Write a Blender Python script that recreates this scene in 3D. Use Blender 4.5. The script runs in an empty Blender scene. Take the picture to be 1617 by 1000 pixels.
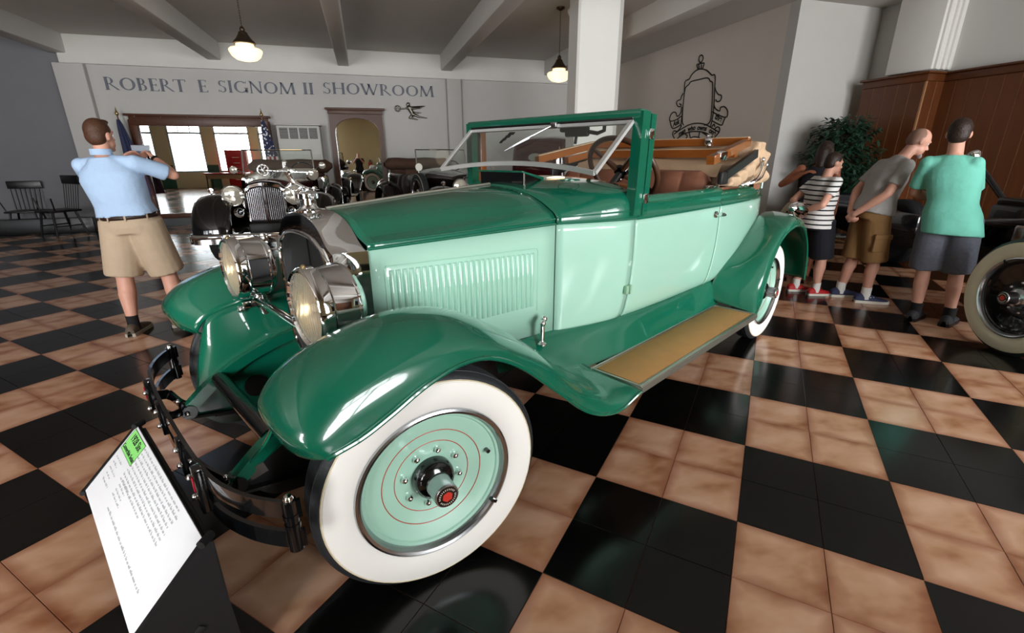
import bpy, bmesh, math, random
import numpy as np
from mathutils import Vector, Matrix, Euler
random.seed(7)
SC = bpy.context.scene
COL = SC.collection
PI = math.pi
# ---------------------------------------------------------------- camera
cam_d = bpy.data.cameras.new('camera'); cam_o = bpy.data.objects.new('camera', cam_d); COL.objects.link(cam_o)
cam_d.sensor_width = 36.0; cam_d.lens = 734.85 / 1617 * 36.0; cam_d.clip_start = 0.02; cam_d.clip_end = 200
_r = Vector((.95694, -.29027, -.00337)); _d = Vector((-.09743, -.31016, -.94568)); _f = Vector((.27348, .90528, -.32509))
cam_o.matrix_world = Matrix(((_r.x, -_d.x, -_f.x, 0), (_r.y, -_d.y, -_f.y, 0), (_r.z, -_d.z, -_f.z, 1.44), (0, 0, 0, 1)))
SC.camera = cam_o
# ---------------------------------------------------------------- world, daylight, exposure
W = bpy.data.worlds.new('sky'); SC.world = W; W.use_nodes = True
_b = W.node_tree.nodes['Background']; _b.inputs[0].default_value = (.80, .90, 1.0, 1); _b.inputs[1].default_value = 5.0
SC.view_settings.view_transform = 'Standard'; SC.view_settings.look = 'None'
SC.view_settings.gamma = 1.0; SC.view_settings.use_curve_mapping = False
SC.view_settings.exposure = 0.14
SC.cycles.use_denoising = True
SC.cycles.max_bounces = 8; SC.cycles.diffuse_bounces = 4; SC.cycles.glossy_bounces = 5
SC.cycles.transmission_bounces = 6; SC.cycles.transparent_max_bounces = 12
SC.cycles.caustics_reflective = False; SC.cycles.caustics_refractive = False
SC.cycles.sample_clamp_indirect = 6.0
FRONT_Y = -3.2          # the window wall behind the camera
# (x0, x1, z0, z1) of the daylight windows in that wall
WINDOWS = [(-11.2, -9.6, .75, 3.3), (-9.0, -7.5, .75, 3.3), (-7.0, -5.4, .75, 3.3), (-5.0, -2.6, .6, 3.3),
           (1.9, 4.4, .6, 3.3), (5.0, 7.6, .6, 3.3)]
WIN_POWER = [40, 40, 140, 620, 340, 330]
for i, (x0, x1, z0, z1) in enumerate(WINDOWS):
    l = bpy.data.lights.new('window_daylight', 'AREA'); l.shape = 'RECTANGLE'; l.size = x1 - x0; l.size_y = z1 - z0
    l.energy = WIN_POWER[i]; l.color = (1.0, .985, .96)
    o = bpy.data.objects.new('window_daylight', l); COL.objects.link(o)
    o.location = ((x0 + x1) / 2, FRONT_Y - .25, (z0 + z1) / 2); o.rotation_euler = (math.radians(90), 0, 0)

# ---------------------------------------------------------------- helpers
def lin(c):
    if isinstance(c, str): c = [int(c[i:i + 2], 16) / 255 for i in (0, 2, 4)]
    return tuple((v / 12.92 if v <= .04045 else ((v + .055) / 1.055) ** 2.4) for v in c[:3]) + (1,)
MATS = {}
def mat(name, col, rough=.5, metal=0., coat=0., noise=0., nscale=8., bump=0., bscale=40., spec=.5, emit=None, estr=0., trans=0., sheen=0., aniso_stretch=None, ior=1.45, coat_rough=.03):
    if name in MATS: return MATS[name]
    m = bpy.data.materials.new(name); m.use_nodes = True; MATS[name] = m
    nt = m.node_tree; p = nt.nodes['Principled BSDF']; L = nt.links
    c = lin(col); p.inputs['Base Color'].default_value = c
    p.inputs['Roughness'].default_value = rough; p.inputs['Metallic'].default_value = metal
    p.inputs['Coat Weight'].default_value = coat; p.inputs['Coat Roughness'].default_value = coat_rough
    p.inputs['Specular IOR Level'].default_value = spec; p.inputs['IOR'].default_value = ior
    p.inputs['Transmission Weight'].default_value = trans; p.inputs['Sheen Weight'].default_value = sheen
    if emit: p.inputs['Emission Color'].default_value = lin(emit); p.inputs['Emission Strength'].default_value = estr
    tc = nt.nodes.new('ShaderNodeTexCoord'); src = tc.outputs['Object']
    if aniso_stretch:
        mp = nt.nodes.new('ShaderNodeMapping'); mp.inputs['Scale'].default_value = aniso_stretch
        L.new(src, mp.inputs[0]); src = mp.outputs[0]
    n = nt.nodes.new('ShaderNodeTexNoise'); n.inputs['Scale'].default_value = nscale; n.inputs['Detail'].default_value = 4
    L.new(src, n.inputs['Vector'])
    mx = nt.nodes.new('ShaderNodeMix'); mx.data_type = 'RGBA'
    k = max(noise, .015)
    mx.inputs['A'].default_value = tuple(v * (1 - k) for v in c[:3]) + (1,)
    mx.inputs['B'].default_value = tuple(min(1, v * (1 + k)) for v in c[:3]) + (1,)
    L.new(n.outputs['Fac'], mx.inputs['Factor']); L.new(mx.outputs['Result'], p.inputs['Base Color'])
    if bump > 0:
        n2 = nt.nodes.new('ShaderNodeTexNoise'); n2.inputs['Scale'].default_value = bscale; n2.inputs['Detail'].default_value = 5
        L.new(src, n2.inputs['Vector'])
        bp = nt.nodes.new('ShaderNodeBump'); bp.inputs['Strength'].default_value = bump; bp.inputs['Distance'].default_value = .02
        L.new(n2.outputs['Fac'], bp.inputs['Height']); L.new(bp.outputs['Normal'], p.inputs['Normal'])
    return m

class MB:
    def __init__(s): s.v = []; s.f = []
    def add(s, vs, fs):
        b = len(s.v); s.v += [tuple(map(float, q)) for q in vs]; s.f += [tuple(b + i for i in f) for f in fs]; return s
    def box(s, c, d, R=None):
        vs = []
        for z in (-.5, .5):
            for y in (-.5, .5):
                for x in (-.5, .5):
                    q = Vector((x * d[0], y * d[1], z * d[2]))
                    if R is not None: q = R @ q
                    vs.append((q.x + c[0], q.y + c[1], q.z + c[2]))
        return s.add(vs, [(0, 2, 3, 1), (4, 5, 7, 6), (0, 1, 5, 4), (2, 6, 7, 3), (0, 4, 6, 2), (1, 3, 7, 5)])
    def bbox(s, c, d, bev=.01, R=None, seg=2):
        bm = bmesh.new(); bmesh.ops.create_cube(bm, size=1)
        for v in bm.verts: v.co = Vector((v.co.x * d[0], v.co.y * d[1], v.co.z * d[2]))
        bmesh.ops.bevel(bm, geom=bm.edges[:], offset=bev, segments=seg, affect='EDGES', profile=.5)
        bm.verts.index_update()
        vs = [(R @ v.co if R is not None else v.co) + Vector(c) for v in bm.verts]
        s.add(vs, [[v.index for v in f.verts] for f in bm.faces]); bm.free(); return s
    def grid(s, rows, cu=False, cv=False):
        nr, nc = len(rows), len(rows[0]); vs = [q for r in rows for q in r]; fs = []
        for i in range(nr if cu else nr - 1):
            for j in range(nc if cv else nc - 1):
                fs.append((i * nc + j, i * nc + (j + 1) % nc, ((i + 1) % nr) * nc + (j + 1) % nc, ((i + 1) % nr) * nc + j))
        return s.add(vs, fs)
    def tube(s, path, r, n=10, cap=True, closed=False, flat=None, up=(0, 0, 1)):
        P = [Vector(q) for q in path]; m = len(P)
        rr = list(r) if hasattr(r, '__len__') else [r] * m
        rows = []
        prev = None
        for i in range(m):
            if closed: t = P[(i + 1) % m] - P[i - 1]
            else: t = P[min(i + 1, m - 1)] - P[max(i - 1, 0)]
            if t.length < 1e-9: t = Vector((0, 0, 1))
            t.normalize()
            u = Vector(up) - t * Vector(up).dot(t) if flat else (prev - t * prev.dot(t) if prev is not None else None)
            if u is None or u.length < 1e-4:
                a = Vector((0, 0, 1)) if abs(t.z) < .9 else Vector((1, 0, 0)); u = a - t * a.dot(t)
            u.normalize(); prev = u; w = t.cross(u)
            row = []
            if flat:
                hw, hh = flat
                for a, b in ((-1, -1), (1, -1), (1, 1), (-1, 1)): row.append(P[i] + w * (a * hw * (rr[i])) + u * (b * hh * (rr[i])))
            else:
                for k in range(n):
                    a = 2 * PI * k / n; row.append(P[i] + (u * math.cos(a) + w * math.sin(a)) * rr[i])
            rows.append(row)
        nn = len(rows[0]); b = len(s.v)
        s.grid(rows, cu=closed, cv=True)
        if cap and not closed:
            s.f.append(tuple(b + k for k in range(nn))[::-1]); s.f.append(tuple(b + (m - 1) * nn + k for k in range(nn)))
        return s
    def lathe(s, prof, n=32, M=None):
        # prof (r, h) about local z ; M maps to target space
        rows = []
        for r, h in prof:
            rows.append([Vector((max(r, 1e-5) * math.cos(2 * PI * k / n), max(r, 1e-5) * math.sin(2 * PI * k / n), h)) for k in range(n)])
        if M is not None: rows = [[M @ q for q in row] for row in rows]
        return s.grid(rows, cv=True)
    def prism(s, poly, h0, h1, M=None):
        n = len(poly); vs = [Vector((x, y, h0)) for x, y in poly] + [Vector((x, y, h1)) for x, y in poly]
        if M is not None: vs = [M @ q for q in vs]
        fs = [tuple(range(n))[::-1], tuple(range(n, 2 * n))] + [(i, (i + 1) % n, n + (i + 1) % n, n + i) for i in range(n)]
        return s.add(vs, fs)
    def sphere(s, c, r, n=16, m=10, R=None):
        r = r if hasattr(r, '__len__') else (r, r, r); rows = []
        for i in range(m + 1):
            a = -PI / 2 + PI * i / m; row = []
            for k in range(n):
                b = 2 * PI * k / n; q = Vector((r[0] * math.cos(a) * math.cos(b), r[1] * math.cos(a) * math.sin(b), r[2] * math.sin(a)))
                if R is not None: q = R @ q
                row.append(q + Vector(c))
            rows.append(row)
        return s.grid(rows, cv=True)
    def cone(s, a, b, ra, rb, n=14):     # capped tapered limb with round ends
        a, b = Vector(a), Vector(b); t = (b - a).normalized(); path = []; rr = []
        for k in range(0, 4):
            an = PI / 2 * (1 - k / 3.); path.append(a - t * ra * math.sin(an)); rr.append(max(ra * math.cos(an), 1e-4))
        for k in range(0, 4):
            an = PI / 2 * k / 3.; path.append(b + t * rb * math.sin(an)); rr.append(max(rb * math.cos(an), 1e-4))
        return s.tube(path, rr, n)
    def mesh(s, name):
        me = bpy.data.meshes.new(name); me.from_pydata(s.v, [], s.f)
        bm = bmesh.new(); bm.from_mesh(me); bmesh.ops.remove_doubles(bm, verts=bm.verts[:], dist=1e-5)
        bmesh.ops.recalc_face_normals(bm, faces=bm.faces[:]); bm.to_mesh(me); bm.free(); return me

def obj(name, mb, m=None, parent=None, smooth=35, loc=None, rot=None, label=None, kind=None, solid=0, M=None):
    me = mb.mesh(name) if isinstance(mb, MB) else mb
    if smooth and isinstance(mb, MB):
        me.polygons.foreach_set('use_smooth', [True] * len(me.polygons)); me.set_sharp_from_angle(angle=math.radians(smooth))
    if m is not None and isinstance(mb, MB): me.materials.append(m)
    o = bpy.data.objects.new(name, me); COL.objects.link(o)
    if parent is not None: o.parent = parent
    if loc is not None: o.location = loc
    if rot is not None: o.rotation_euler = rot
    if M is not None: o.matrix_local = M
    if label: o['label'] = label
    if kind: o['kind'] = kind
    if solid:
        md = o.modifiers.new('thickness', 'SOLIDIFY'); md.thickness = solid; md.offset = -1 if solid > 0 else 1; md.thickness = abs(solid)
    return o
def tag(o, label, cat, group=None, kind=None):
    o['label'] = label
    if cat: o['category'] = cat
    if group: o['group'] = group
    if kind: o['kind'] = kind
    return o
def thing(name, label, cat, loc=(0, 0, 0), rotz=0, group=None):
    o = bpy.data.objects.new(name, None); COL.objects.link(o); o.empty_display_size = .1
    o.location = loc; o.rotation_euler = (0, 0, rotz); return tag(o, label, cat, group)
def struct(name, mb, m, label, parent=None, **k):
    o = obj(name, mb, m, parent, **k); o['kind'] = 'structure'
    if parent is None: o['label'] = label
    return o
def dup(o, parent, M=None, loc=None, rot=None, name=None):
    c = o.copy(); COL.objects.link(c); c.parent = parent
    if M is not None: c.matrix_local = M
    if loc is not None: c.location = loc
    if rot is not None: c.rotation_euler = rot
    for ch in o.children: dup(ch, c)
    return c
def cr(pts, n):
    """Catmull-Rom through pts (k x d), n samples per span"""
    P = np.array(pts, float); k = len(P)
    Q = np.vstack([2 * P[0] - P[1], P, 2 * P[-1] - P[-2]]); out = []
    for i in range(k - 1):
        a, b, c, d = Q[i], Q[i + 1], Q[i + 2], Q[i + 3]
        for j in range(n):
            t = j / n
            out.append(.5 * ((2 * b) + (c - a) * t + (2 * a - 5 * b + 4 * c - d) * t * t + (3 * b - a - 3 * c + d) * t ** 3))
    out.append(P[-1]); return np.array(out)
def crgrid(rows, nu, nv):
    A = np.array([cr(r, nv) for r in rows]); B = cr(A.reshape(len(A), -1), nu)
    return B.reshape(len(B), -1, 3)
def lerp(x, xs, ys): return float(np.interp(x, xs, ys))
def rotz(a): return Matrix.Rotation(a, 4, 'Z')
AX_X = Matrix.Rotation(PI / 2, 4, 'Y')        # lathe axis z -> x
AX_Y = Matrix.Rotation(-PI / 2, 4, 'X')       # lathe axis z -> y
def remesh(mb, vox, smooth_it=6):
    """union of overlapping limbs as one continuous skin"""
    me = mb.mesh('tmp'); o = bpy.data.objects.new('tmp', me); COL.objects.link(o)
    r = o.modifiers.new('r', 'REMESH'); r.mode = 'VOXEL'; r.voxel_size = vox; r.adaptivity = 0
    sm = o.modifiers.new('s', 'SMOOTH'); sm.iterations = smooth_it; sm.factor = .5
    dg = bpy.context.evaluated_depsgraph_get(); dg.update()
    e = o.evaluated_get(dg); out = bpy.data.meshes.new_from_object(e)
    bpy.data.objects.remove(o); bpy.data.meshes.remove(me)
    out.polygons.foreach_set('use_smooth', [True] * len(out.polygons)); return out
def robj(name, mb, vox, m, parent, it=6, **k):
    me = remesh(mb, vox, it); me.materials.clear(); me.materials.append(m)
    return obj(name, me, None, parent, **k)
# ================================================================ THE SETTING
BACK = 12.4; CEIL = 3.72; BEAM = 3.38; XE = 6.7; YE = 6.7; XR = 8.4; XL = -12.0
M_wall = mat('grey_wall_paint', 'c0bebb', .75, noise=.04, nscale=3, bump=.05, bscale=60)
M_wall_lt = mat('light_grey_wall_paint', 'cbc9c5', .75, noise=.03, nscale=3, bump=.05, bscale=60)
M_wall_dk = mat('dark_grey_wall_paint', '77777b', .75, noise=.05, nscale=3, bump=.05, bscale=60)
M_wall_emb = mat('taupe_wall_paint', 'ded5cb', .75, noise=.03, nscale=2, bump=.04, bscale=60)
M_white = mat('white_paint', 'e2e0db', .6, noise=.03, nscale=4, bump=.05, bscale=50)
M_ceil = mat('ceiling_paint', 'c2bdb6', .85, noise=.06, nscale=2.5, bump=.08, bscale=25)
M_beam = mat('beam_paint', 'dcdad6', .7, noise=.04, nscale=4, bump=.06, bscale=30)
M_cream = mat('cream_wall_paint', 'ddd2a6', .7, noise=.04, nscale=3)
M_dado = mat('green_dado_paint', '3b6b57', .5, noise=.05)
M_black = mat('black_paint', '0c0c0d', .35, noise=.05)
M_wood_dk = mat('dark_walnut', '4a2513', .4, noise=.35, nscale=5, aniso_stretch=(9, 9, .7), coat=.25, coat_rough=.2)
M_panel = mat('red_brown_panelling', '592f12', .42, noise=.4, nscale=4, aniso_stretch=(7, 7, .6), coat=.2, coat_rough=.25)
M_seam = mat('panel_seam', 'a87a52', .5)
M_frame = mat('mirror_frame_wood', '4d2a18', .4, noise=.3, nscale=5, aniso_stretch=(6, 6, 6))
M_mirror = mat('mirror_glass', 'f2f4f2', .01, metal=1.)
M_chrome = mat('chrome', 'e9ebec', .045, metal=1.)
M_steel = mat('brushed_nickel', 'b9bcc0', .22, metal=1.)
M_grout = mat('grout', '6d4a35', .9, noise=.2, nscale=20)

# ---- floor: chequerboard of 2 x 2 tile blocks laid diagonally to the walls
TILE = .305; GX, GY = .913, 1.6496; S2 = math.sqrt(2)
def grid2w(u, v): return (TILE * (u + v) / S2 + GX, TILE * (-u + v) / S2 + GY)
def tile_mat(name, dark):
    m = bpy.data.materials.new(name); m.use_nodes = True; nt = m.node_tree; L = nt.links; p = nt.nodes['Principled BSDF']
    geo = nt.nodes.new('ShaderNodeNewGeometry')
    sub = nt.nodes.new('ShaderNodeVectorMath'); sub.operation = 'SUBTRACT'; sub.inputs[1].default_value = (GX, GY, 0); L.new(geo.outputs['Position'], sub.inputs[0])
    du = nt.nodes.new('ShaderNodeVectorMath'); du.operation = 'DOT_PRODUCT'; du.inputs[1].default_value = (1 / S2 / TILE, -1 / S2 / TILE, 0); L.new(sub.outputs[0], du.inputs[0])
    dv = nt.nodes.new('ShaderNodeVectorMath'); dv.operation = 'DOT_PRODUCT'; dv.inputs[1].default_value = (1 / S2 / TILE, 1 / S2 / TILE, 0); L.new(sub.outputs[0], dv.inputs[0])
    def mth(op, a, b=None):
        n = nt.nodes.new('ShaderNodeMath'); n.operation = op
        for i, q in enumerate((a, b)):
            if q is None: continue
            if isinstance(q, (int, float)): n.inputs[i].default_value = q
            else: L.new(q, n.inputs[i])
        return n.outputs[0]
    def edge(o): f = mth('FRACT', o); return mth('MINIMUM', f, mth('SUBTRACT', 1, f))
    ed = mth('MINIMUM', edge(du.outputs['Value']), edge(dv.outputs['Value']))
    cell = nt.nodes.new('ShaderNodeCombineXYZ'); L.new(mth('FLOOR', du.outputs['Value']), cell.inputs[0]); L.new(mth('FLOOR', dv.outputs['Value']), cell.inputs[1])
    wn = nt.nodes.new('ShaderNodeTexWhiteNoise'); wn.noise_dimensions = '3D'; L.new(cell.outputs[0], wn.inputs['Vector'])
    off = nt.nodes.new('ShaderNodeVectorMath'); off.operation = 'MULTIPLY_ADD'; off.inputs[1].default_value = (13, 17, 11); L.new(wn.outputs['Color'], off.inputs[0]); L.new(geo.outputs['Position'], off.inputs[2])
    mp = nt.nodes.new('ShaderNodeMapping'); mp.inputs['Scale'].default_value = (1, 1.6, 1); mp.inputs['Rotation'].default_value = (0, 0, .35); L.new(off.outputs[0], mp.inputs[0])
    n1 = nt.nodes.new('ShaderNodeTexNoise'); n1.inputs['Scale'].default_value = 4.2; n1.inputs['Detail'].default_value = 3; n1.inputs['Roughness'].default_value = .45; L.new(mp.outputs[0], n1.inputs['Vector'])
    r = nt.nodes.new('ShaderNodeValToRGB'); L.new(n1.outputs['Fac'], r.inputs[0]); e = r.color_ramp.elements
    if dark:
        e[0].color = lin('070707'); e[0].position = .3; e[1].color = lin('0e0e0d'); e[1].position = .8; col = r.outputs[0]
    else:
        e[0].color = lin('9a6645'); e[0].position = .27; e[1].color = lin('cfa68b'); e[1].position = .68
        x = e.new(.45); x.color = lin('be9171')
        mx = nt.nodes.new('ShaderNodeMix'); mx.data_type = 'RGBA'; mx.blend_type = 'MULTIPLY'
        k = nt.nodes.new('ShaderNodeMapRange'); k.inputs['From Min'].default_value = 0; k.inputs['From Max'].default_value = .16; k.inputs['To Min'].default_value = .58; k.inputs['To Max'].default_value = 0
        n3 = nt.nodes.new('ShaderNodeTexNoise'); n3.inputs['Scale'].default_value = 9; L.new(off.outputs[0], n3.inputs['Vector'])
        L.new(mth('MULTIPLY', ed, mth('ADD', mth('MULTIPLY', n3.outputs['Fac'], 1.6), .2)), k.inputs['Value'])
        L.new(k.outputs[0], mx.inputs['Factor']); L.new(r.outputs[0], mx.inputs['A']); mx.inputs['B'].default_value = lin('a35c36'); col = mx.outputs['Result']
    L.new(col, p.inputs['Base Color'])
    nr = nt.nodes.new('ShaderNodeTexNoise'); nr.inputs['Scale'].default_value = 3; L.new(geo.outputs['Position'], nr.inputs['Vector'])
    mr = nt.nodes.new('ShaderNodeMapRange'); mr.inputs['To Min'].default_value = .12; mr.inputs['To Max'].default_value = .24; L.new(nr.outputs['Fac'], mr.inputs['Value']); L.new(mr.outputs[0], p.inputs['Roughness'])
    p.inputs['Specular IOR Level'].default_value = .5 if not dark else .42
    bp = nt.nodes.new('ShaderNodeBump'); bp.inputs['Strength'].default_value = .03; bp.inputs['Distance'].default_value = .01; L.new(n1.outputs['Fac'], bp.inputs['Height']); L.new(bp.outputs['Normal'], p.inputs['Normal'])
    return m
M_tan = tile_mat('tan_mottled_tile', False); M_blk = tile_mat('black_gloss_tile', True)
fl = MB().box(((XL + XR) / 2, (FRONT_Y + BACK) / 2, -.06), (XR - XL + .6, BACK - FRONT_Y + .6, .112))
floor_o = struct('floor', fl, M_grout, 'chequered floor of black and mottled tan square tiles')
h = TILE / 2 - .0012
tv = []
for zz, k in ((-.006, h), (-.0008, h), (0, h - .0009)): tv += [(-k, -k, zz), (k, -k, zz), (k, k, zz), (-k, k, zz)]
tfac = [(8, 9, 10, 11)] + [(a + b, a + (b + 1) % 4, a + 4 + (b + 1) % 4, a + 4 + b) for a in (0, 4) for b in range(4)]
tile_me = []
for m in (M_tan, M_blk):
    t = bpy.data.meshes.new('tile'); t.from_pydata(tv, [], tfac); t.materials.append(m); tile_me.append(t)
camM = cam_o.matrix_world.inverted()
near, rest = [], []
for u in range(-60, 60):
    for v in range(-60, 60):
        x, y = grid2w(u + .5, v + .5)
        if not (XL - .1 < x < XR + .1 and FRONT_Y - .1 < y < BACK + .1): continue
        if x > XE + .3 and y > YE + .3: continue
        dark = (u // 2 + v // 2) % 2
        q = camM @ Vector((x, y, 0)); vis = q.z < -.1 and abs(q.x / q.z) < 1.16 and abs(q.y / q.z) < .74
        # hidden under the green car body
        near.append((q.length if vis else 99 + q.length, x, y, dark))
near.sort()
for d, x, y, dark in near[:300]:
    o = obj('tile', tile_me[dark], None, floor_o, loc=(x, y, 0), rot=(0, 0, PI / 4))
for dark in (0, 1):
    b = MB(); R = Matrix.Rotation(PI / 4, 3, 'Z')
    for d, x, y, dk in near[300:]:
        if dk == dark: b.add([R @ Vector(q) + Vector((x, y, 0)) for q in tv], tfac)
    me = bpy.data.meshes.new('distant_tiles'); me.from_pydata(b.v, [], b.f); me.materials.append((M_tan, M_blk)[dark])
    obj('distant_tiles', me, None, floor_o, kind='stuff')

# ---- walls
T = .2
struct('wall_back', MB().box(((-5.5 + XE) / 2 + .3, BACK + T / 2, CEIL / 2), (XE + 5.5 + .6, T, CEIL)), M_wall, 'grey back wall with painted lettering')
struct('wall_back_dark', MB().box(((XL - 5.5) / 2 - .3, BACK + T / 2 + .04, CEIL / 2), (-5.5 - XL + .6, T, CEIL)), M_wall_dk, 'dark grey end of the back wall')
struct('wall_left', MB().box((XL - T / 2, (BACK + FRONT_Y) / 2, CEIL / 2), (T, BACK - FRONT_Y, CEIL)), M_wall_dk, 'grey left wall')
struct('wall_right', MB().box((XE + T / 2, (BACK + YE) / 2 + T / 2, CEIL / 2), (T, BACK - YE - T, CEIL)), M_wall_emb, 'taupe right wall with line-drawn emblem')
struct('wall_return', MB().box(((XE + XR) / 2 + T / 2, YE + T / 2, CEIL / 2), (XR - XE + T, T, CEIL)), M_wall_lt, 'bright grey return wall beside the emblem wall')
struct('wall_right_bay', MB().box((XR + T / 2, (YE + FRONT_Y) / 2, CEIL / 2), (T, YE - FRONT_Y, CEIL)), M_wall_lt, 'grey wall above the wood panelling')
struct('ceiling', MB().box(((XL + XR) / 2, (FRONT_Y + BACK) / 2, CEIL + .1), (XR - XL + .8, BACK - FRONT_Y + .8, .2)), M_ceil, 'grey plaster ceiling')
# window wall behind the camera
b = MB(); xs = XL; wt = .25; yc = FRONT_Y - wt / 2
for (x0, x1, z0, z1) in WINDOWS:
    b.box(((xs + x0) / 2, yc, CEIL / 2), (x0 - xs, wt, CEIL)); b.box(((x0 + x1) / 2, yc, z0 / 2), (x1 - x0, wt, z0)); b.box(((x0 + x1) / 2, yc, (z1 + CEIL) / 2), (x1 - x0, wt, CEIL - z1)); xs = x1
b.box(((xs + XR) / 2, yc, CEIL / 2), (XR - xs, wt, CEIL))
struct('wall_front', b, M_cream, 'cream wall with tall windows')
b = MB(); xs = XL
for (x0, x1, z0, z1) in WINDOWS[:4]:
    b.box(((xs + x0) / 2, FRONT_Y + .015, .55), (x0 - xs, .03, 1.1)); xs = x1
struct('trim_9', b, M_dado, 'green painted dado below the windows')
struct('baseboard_front', MB().box((0.1, FRONT_Y + .02, .11), (3.6, .04, .22)), M_black, 'black baseboard of the cream wall')
def glass_mat(name, tint='ffffff', op=.09):
    m = bpy.data.materials.new(name); m.use_nodes = True; nt = m.node_tree; nt.nodes.remove(nt.nodes['Principled BSDF']); L_ = nt.links
    tr = nt.nodes.new('ShaderNodeBsdfTransparent'); tr.inputs[0].default_value = lin(tint)
    gl = nt.nodes.new('ShaderNodeBsdfGlossy'); gl.inputs['Roughness'].default_value = .02
    fr = nt.nodes.new('ShaderNodeFresnel'); fr.inputs[0].default_value = 1.45
    df = nt.nodes.new('ShaderNodeBsdfDiffuse'); df.inputs[0].default_value = lin('d8d8d0')
    mx = nt.nodes.new('ShaderNodeMixShader'); L_.new(fr.outputs[0], mx.inputs[0]); L_.new(tr.outputs[0], mx.inputs[1]); L_.new(gl.outputs[0], mx.inputs[2])
    m2 = nt.nodes.new('ShaderNodeMixShader'); m2.inputs[0].default_value = op * .5; L_.new(mx.outputs[0], m2.inputs[1]); L_.new(df.outputs[0], m2.inputs[2])
    L_.new(m2.outputs[0], nt.nodes['Material Output'].inputs[0]); return m
M_winframe = mat('window_frame_paint', 'aebfbd', .5)
M_pane = glass_mat('window_pane_glass', 'ffffff', 0)
for i, (x0, x1, z0, z1) in enumerate(WINDOWS):
    b = MB(); w = .07; yy = FRONT_Y - .12
    b.box(((x0 + x1) / 2, yy, z0 + w / 2), (x1 - x0, .08, w)); b.box(((x0 + x1) / 2, yy, z1 - w / 2), (x1 - x0, .08, w))
    b.box((x0 + w / 2, yy, (z0 + z1) / 2), (w, .08, z1 - z0)); b.box((x1 - w / 2, yy, (z0 + z1) / 2), (w, .08, z1 - z0))
    b.box(((x0 + x1) / 2, yy, z1 - .72), (x1 - x0, .08, .09))
    nx = max(2, round((x1 - x0) / .5))
    for k in range(1, nx): b.box((x0 + (x1 - x0) * k / nx, yy, z1 - .36), (.035, .05, .7))
    b.box(((x0 + x1) / 2, yy, z1 - .36), (x1 - x0, .05, .035))
    if x1 - x0 > 2: b.box(((x0 + x1) / 2, yy, (z0 + z1) / 2 - .3), (.06, .08, z1 - z0 - .7))
    wo = struct('window_%d' % (i + 1), b, M_winframe, 'tall window with small top lights in the cream wall')
    obj('pane', MB().box(((x0 + x1) / 2, yy - .03, (z0 + z1) / 2), (x1 - x0 - .1, .004, z1 - z0 - .1)), M_pane, wo, smooth=0)

# ceiling beams
for i, (x0, x1) in enumerate(((-5.62, -5.34), (-2.92, -2.66), (-.34, -.1), (1.98, 2.25), (4.6, 4.88))):
    bm_ = MB().bbox(((x0 + x1) / 2, (BACK + FRONT_Y) / 2, (BEAM + CEIL) / 2 + .02), (x1 - x0, BACK - FRONT_Y - .02, CEIL - BEAM + .04), .025)
    struct('trim_%d' % (i + 1), bm_, M_beam, ('dark ceiling beam at far left', 'ceiling beam left of the near pendant lamp', 'narrow ceiling beam right of the near pendant lamp', 'ceiling beam running to the pilaster', 'ceiling beam resting on the white pillar')[i])
struct('trim_6', MB().bbox((.6, BACK - .03, (3.21 + CEIL) / 2), (12.2, .08, CEIL - 3.21), .012), M_beam, 'header band along the top of the back wall')
struct('trim_7', MB().bbox((-5.35, BACK - .06, 1.6), (.5, .14, 3.2), .01), M_wall, 'pilaster left of the lettering')
struct('trim_8', MB().bbox((2.26, BACK - .09, 1.6), (.34, .18, 3.2), .01), M_wall, 'pilaster right of the winged figure')
struct('baseboard_back', MB().box((.6, BACK - .02, .09), (12, .04, .18)), M_black, 'black baseboard of the back wall')
struct('baseboard_left_end', MB().bbox((-8.6, 11.75, .15), (6.4, .12, .30), .01), M_black, 'low black kerb in front of the dark wall')
# white pillar under the beam
b = MB()
poly = [(3.21, 7.55), (3.21, 7.23), (3.24, 7.20), (3.87, 7.20), (3.99, 7.31), (3.99, 7.55), (3.93, 7.62), (3.27, 7.62)]
b.prism(poly, 0, CEIL)
struct('pillar', b, M_white, 'square white pillar with bevelled corners')
# pilaster and wood panelling of the right bay
struct('trim_10', MB().bbox((8.2, 5.78, (2.62 + CEIL) / 2), (.42, .66, CEIL - 2.62), .012), M_white, 'white pilaster above the wood panelling')
b = MB()
for k, (x, w) in enumerate(((8.06, .05), (8.2, .05), (8.3, .04))): b.bbox((x, 5.44, (2.62 + CEIL) / 2), (w, .05, CEIL - 2.62), .012)
struct('trim_11', b, M_white, 'white fluted mouldings on the pilaster edge')
pan = struct('wainscot_right', MB().box((8.33, 1.1, 1.27), (.048, 8.6, 2.54)), M_seam, 'tall red-brown wood panelling on the right wall')
pm = MB().bbox((0, 0, 0), (.03, .181, 2.44), .003).mesh('board'); pm.materials.append(M_panel)
y = 5.36
while y > -3.1:
    obj('board', pm, None, pan, loc=(8.315, y, 1.24)); y -= .19
obj('cap_rail', MB().bbox((8.31, 1.15, 2.51), (.09, 8.6, .1), .012).bbox((8.3, 1.15, 2.575), (.12, 8.6, .03), .008), M_panel, pan)
pil = struct('wainscot_pilaster', MB().box((8.15, 5.9, 1.27), (.402, .94, 2.54)), M_seam, 'projecting panelled pilaster of red-brown wood')
for k in range(5): obj('board', pm, None, pil, loc=(7.96, 5.54 + .19 * k, 1.24))
for k in range(2): obj('board', pm, None, pil, loc=(8.06 + .19 * k, 5.44, 1.24), rot=(0, 0, PI / 2))
obj('cap_rail', MB().bbox((8.13, 5.9, 2.51), (.42, .98, .1), .012).bbox((8.12, 5.9, 2.575), (.47, 1.04, .03), .008), M_panel, pil)

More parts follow.
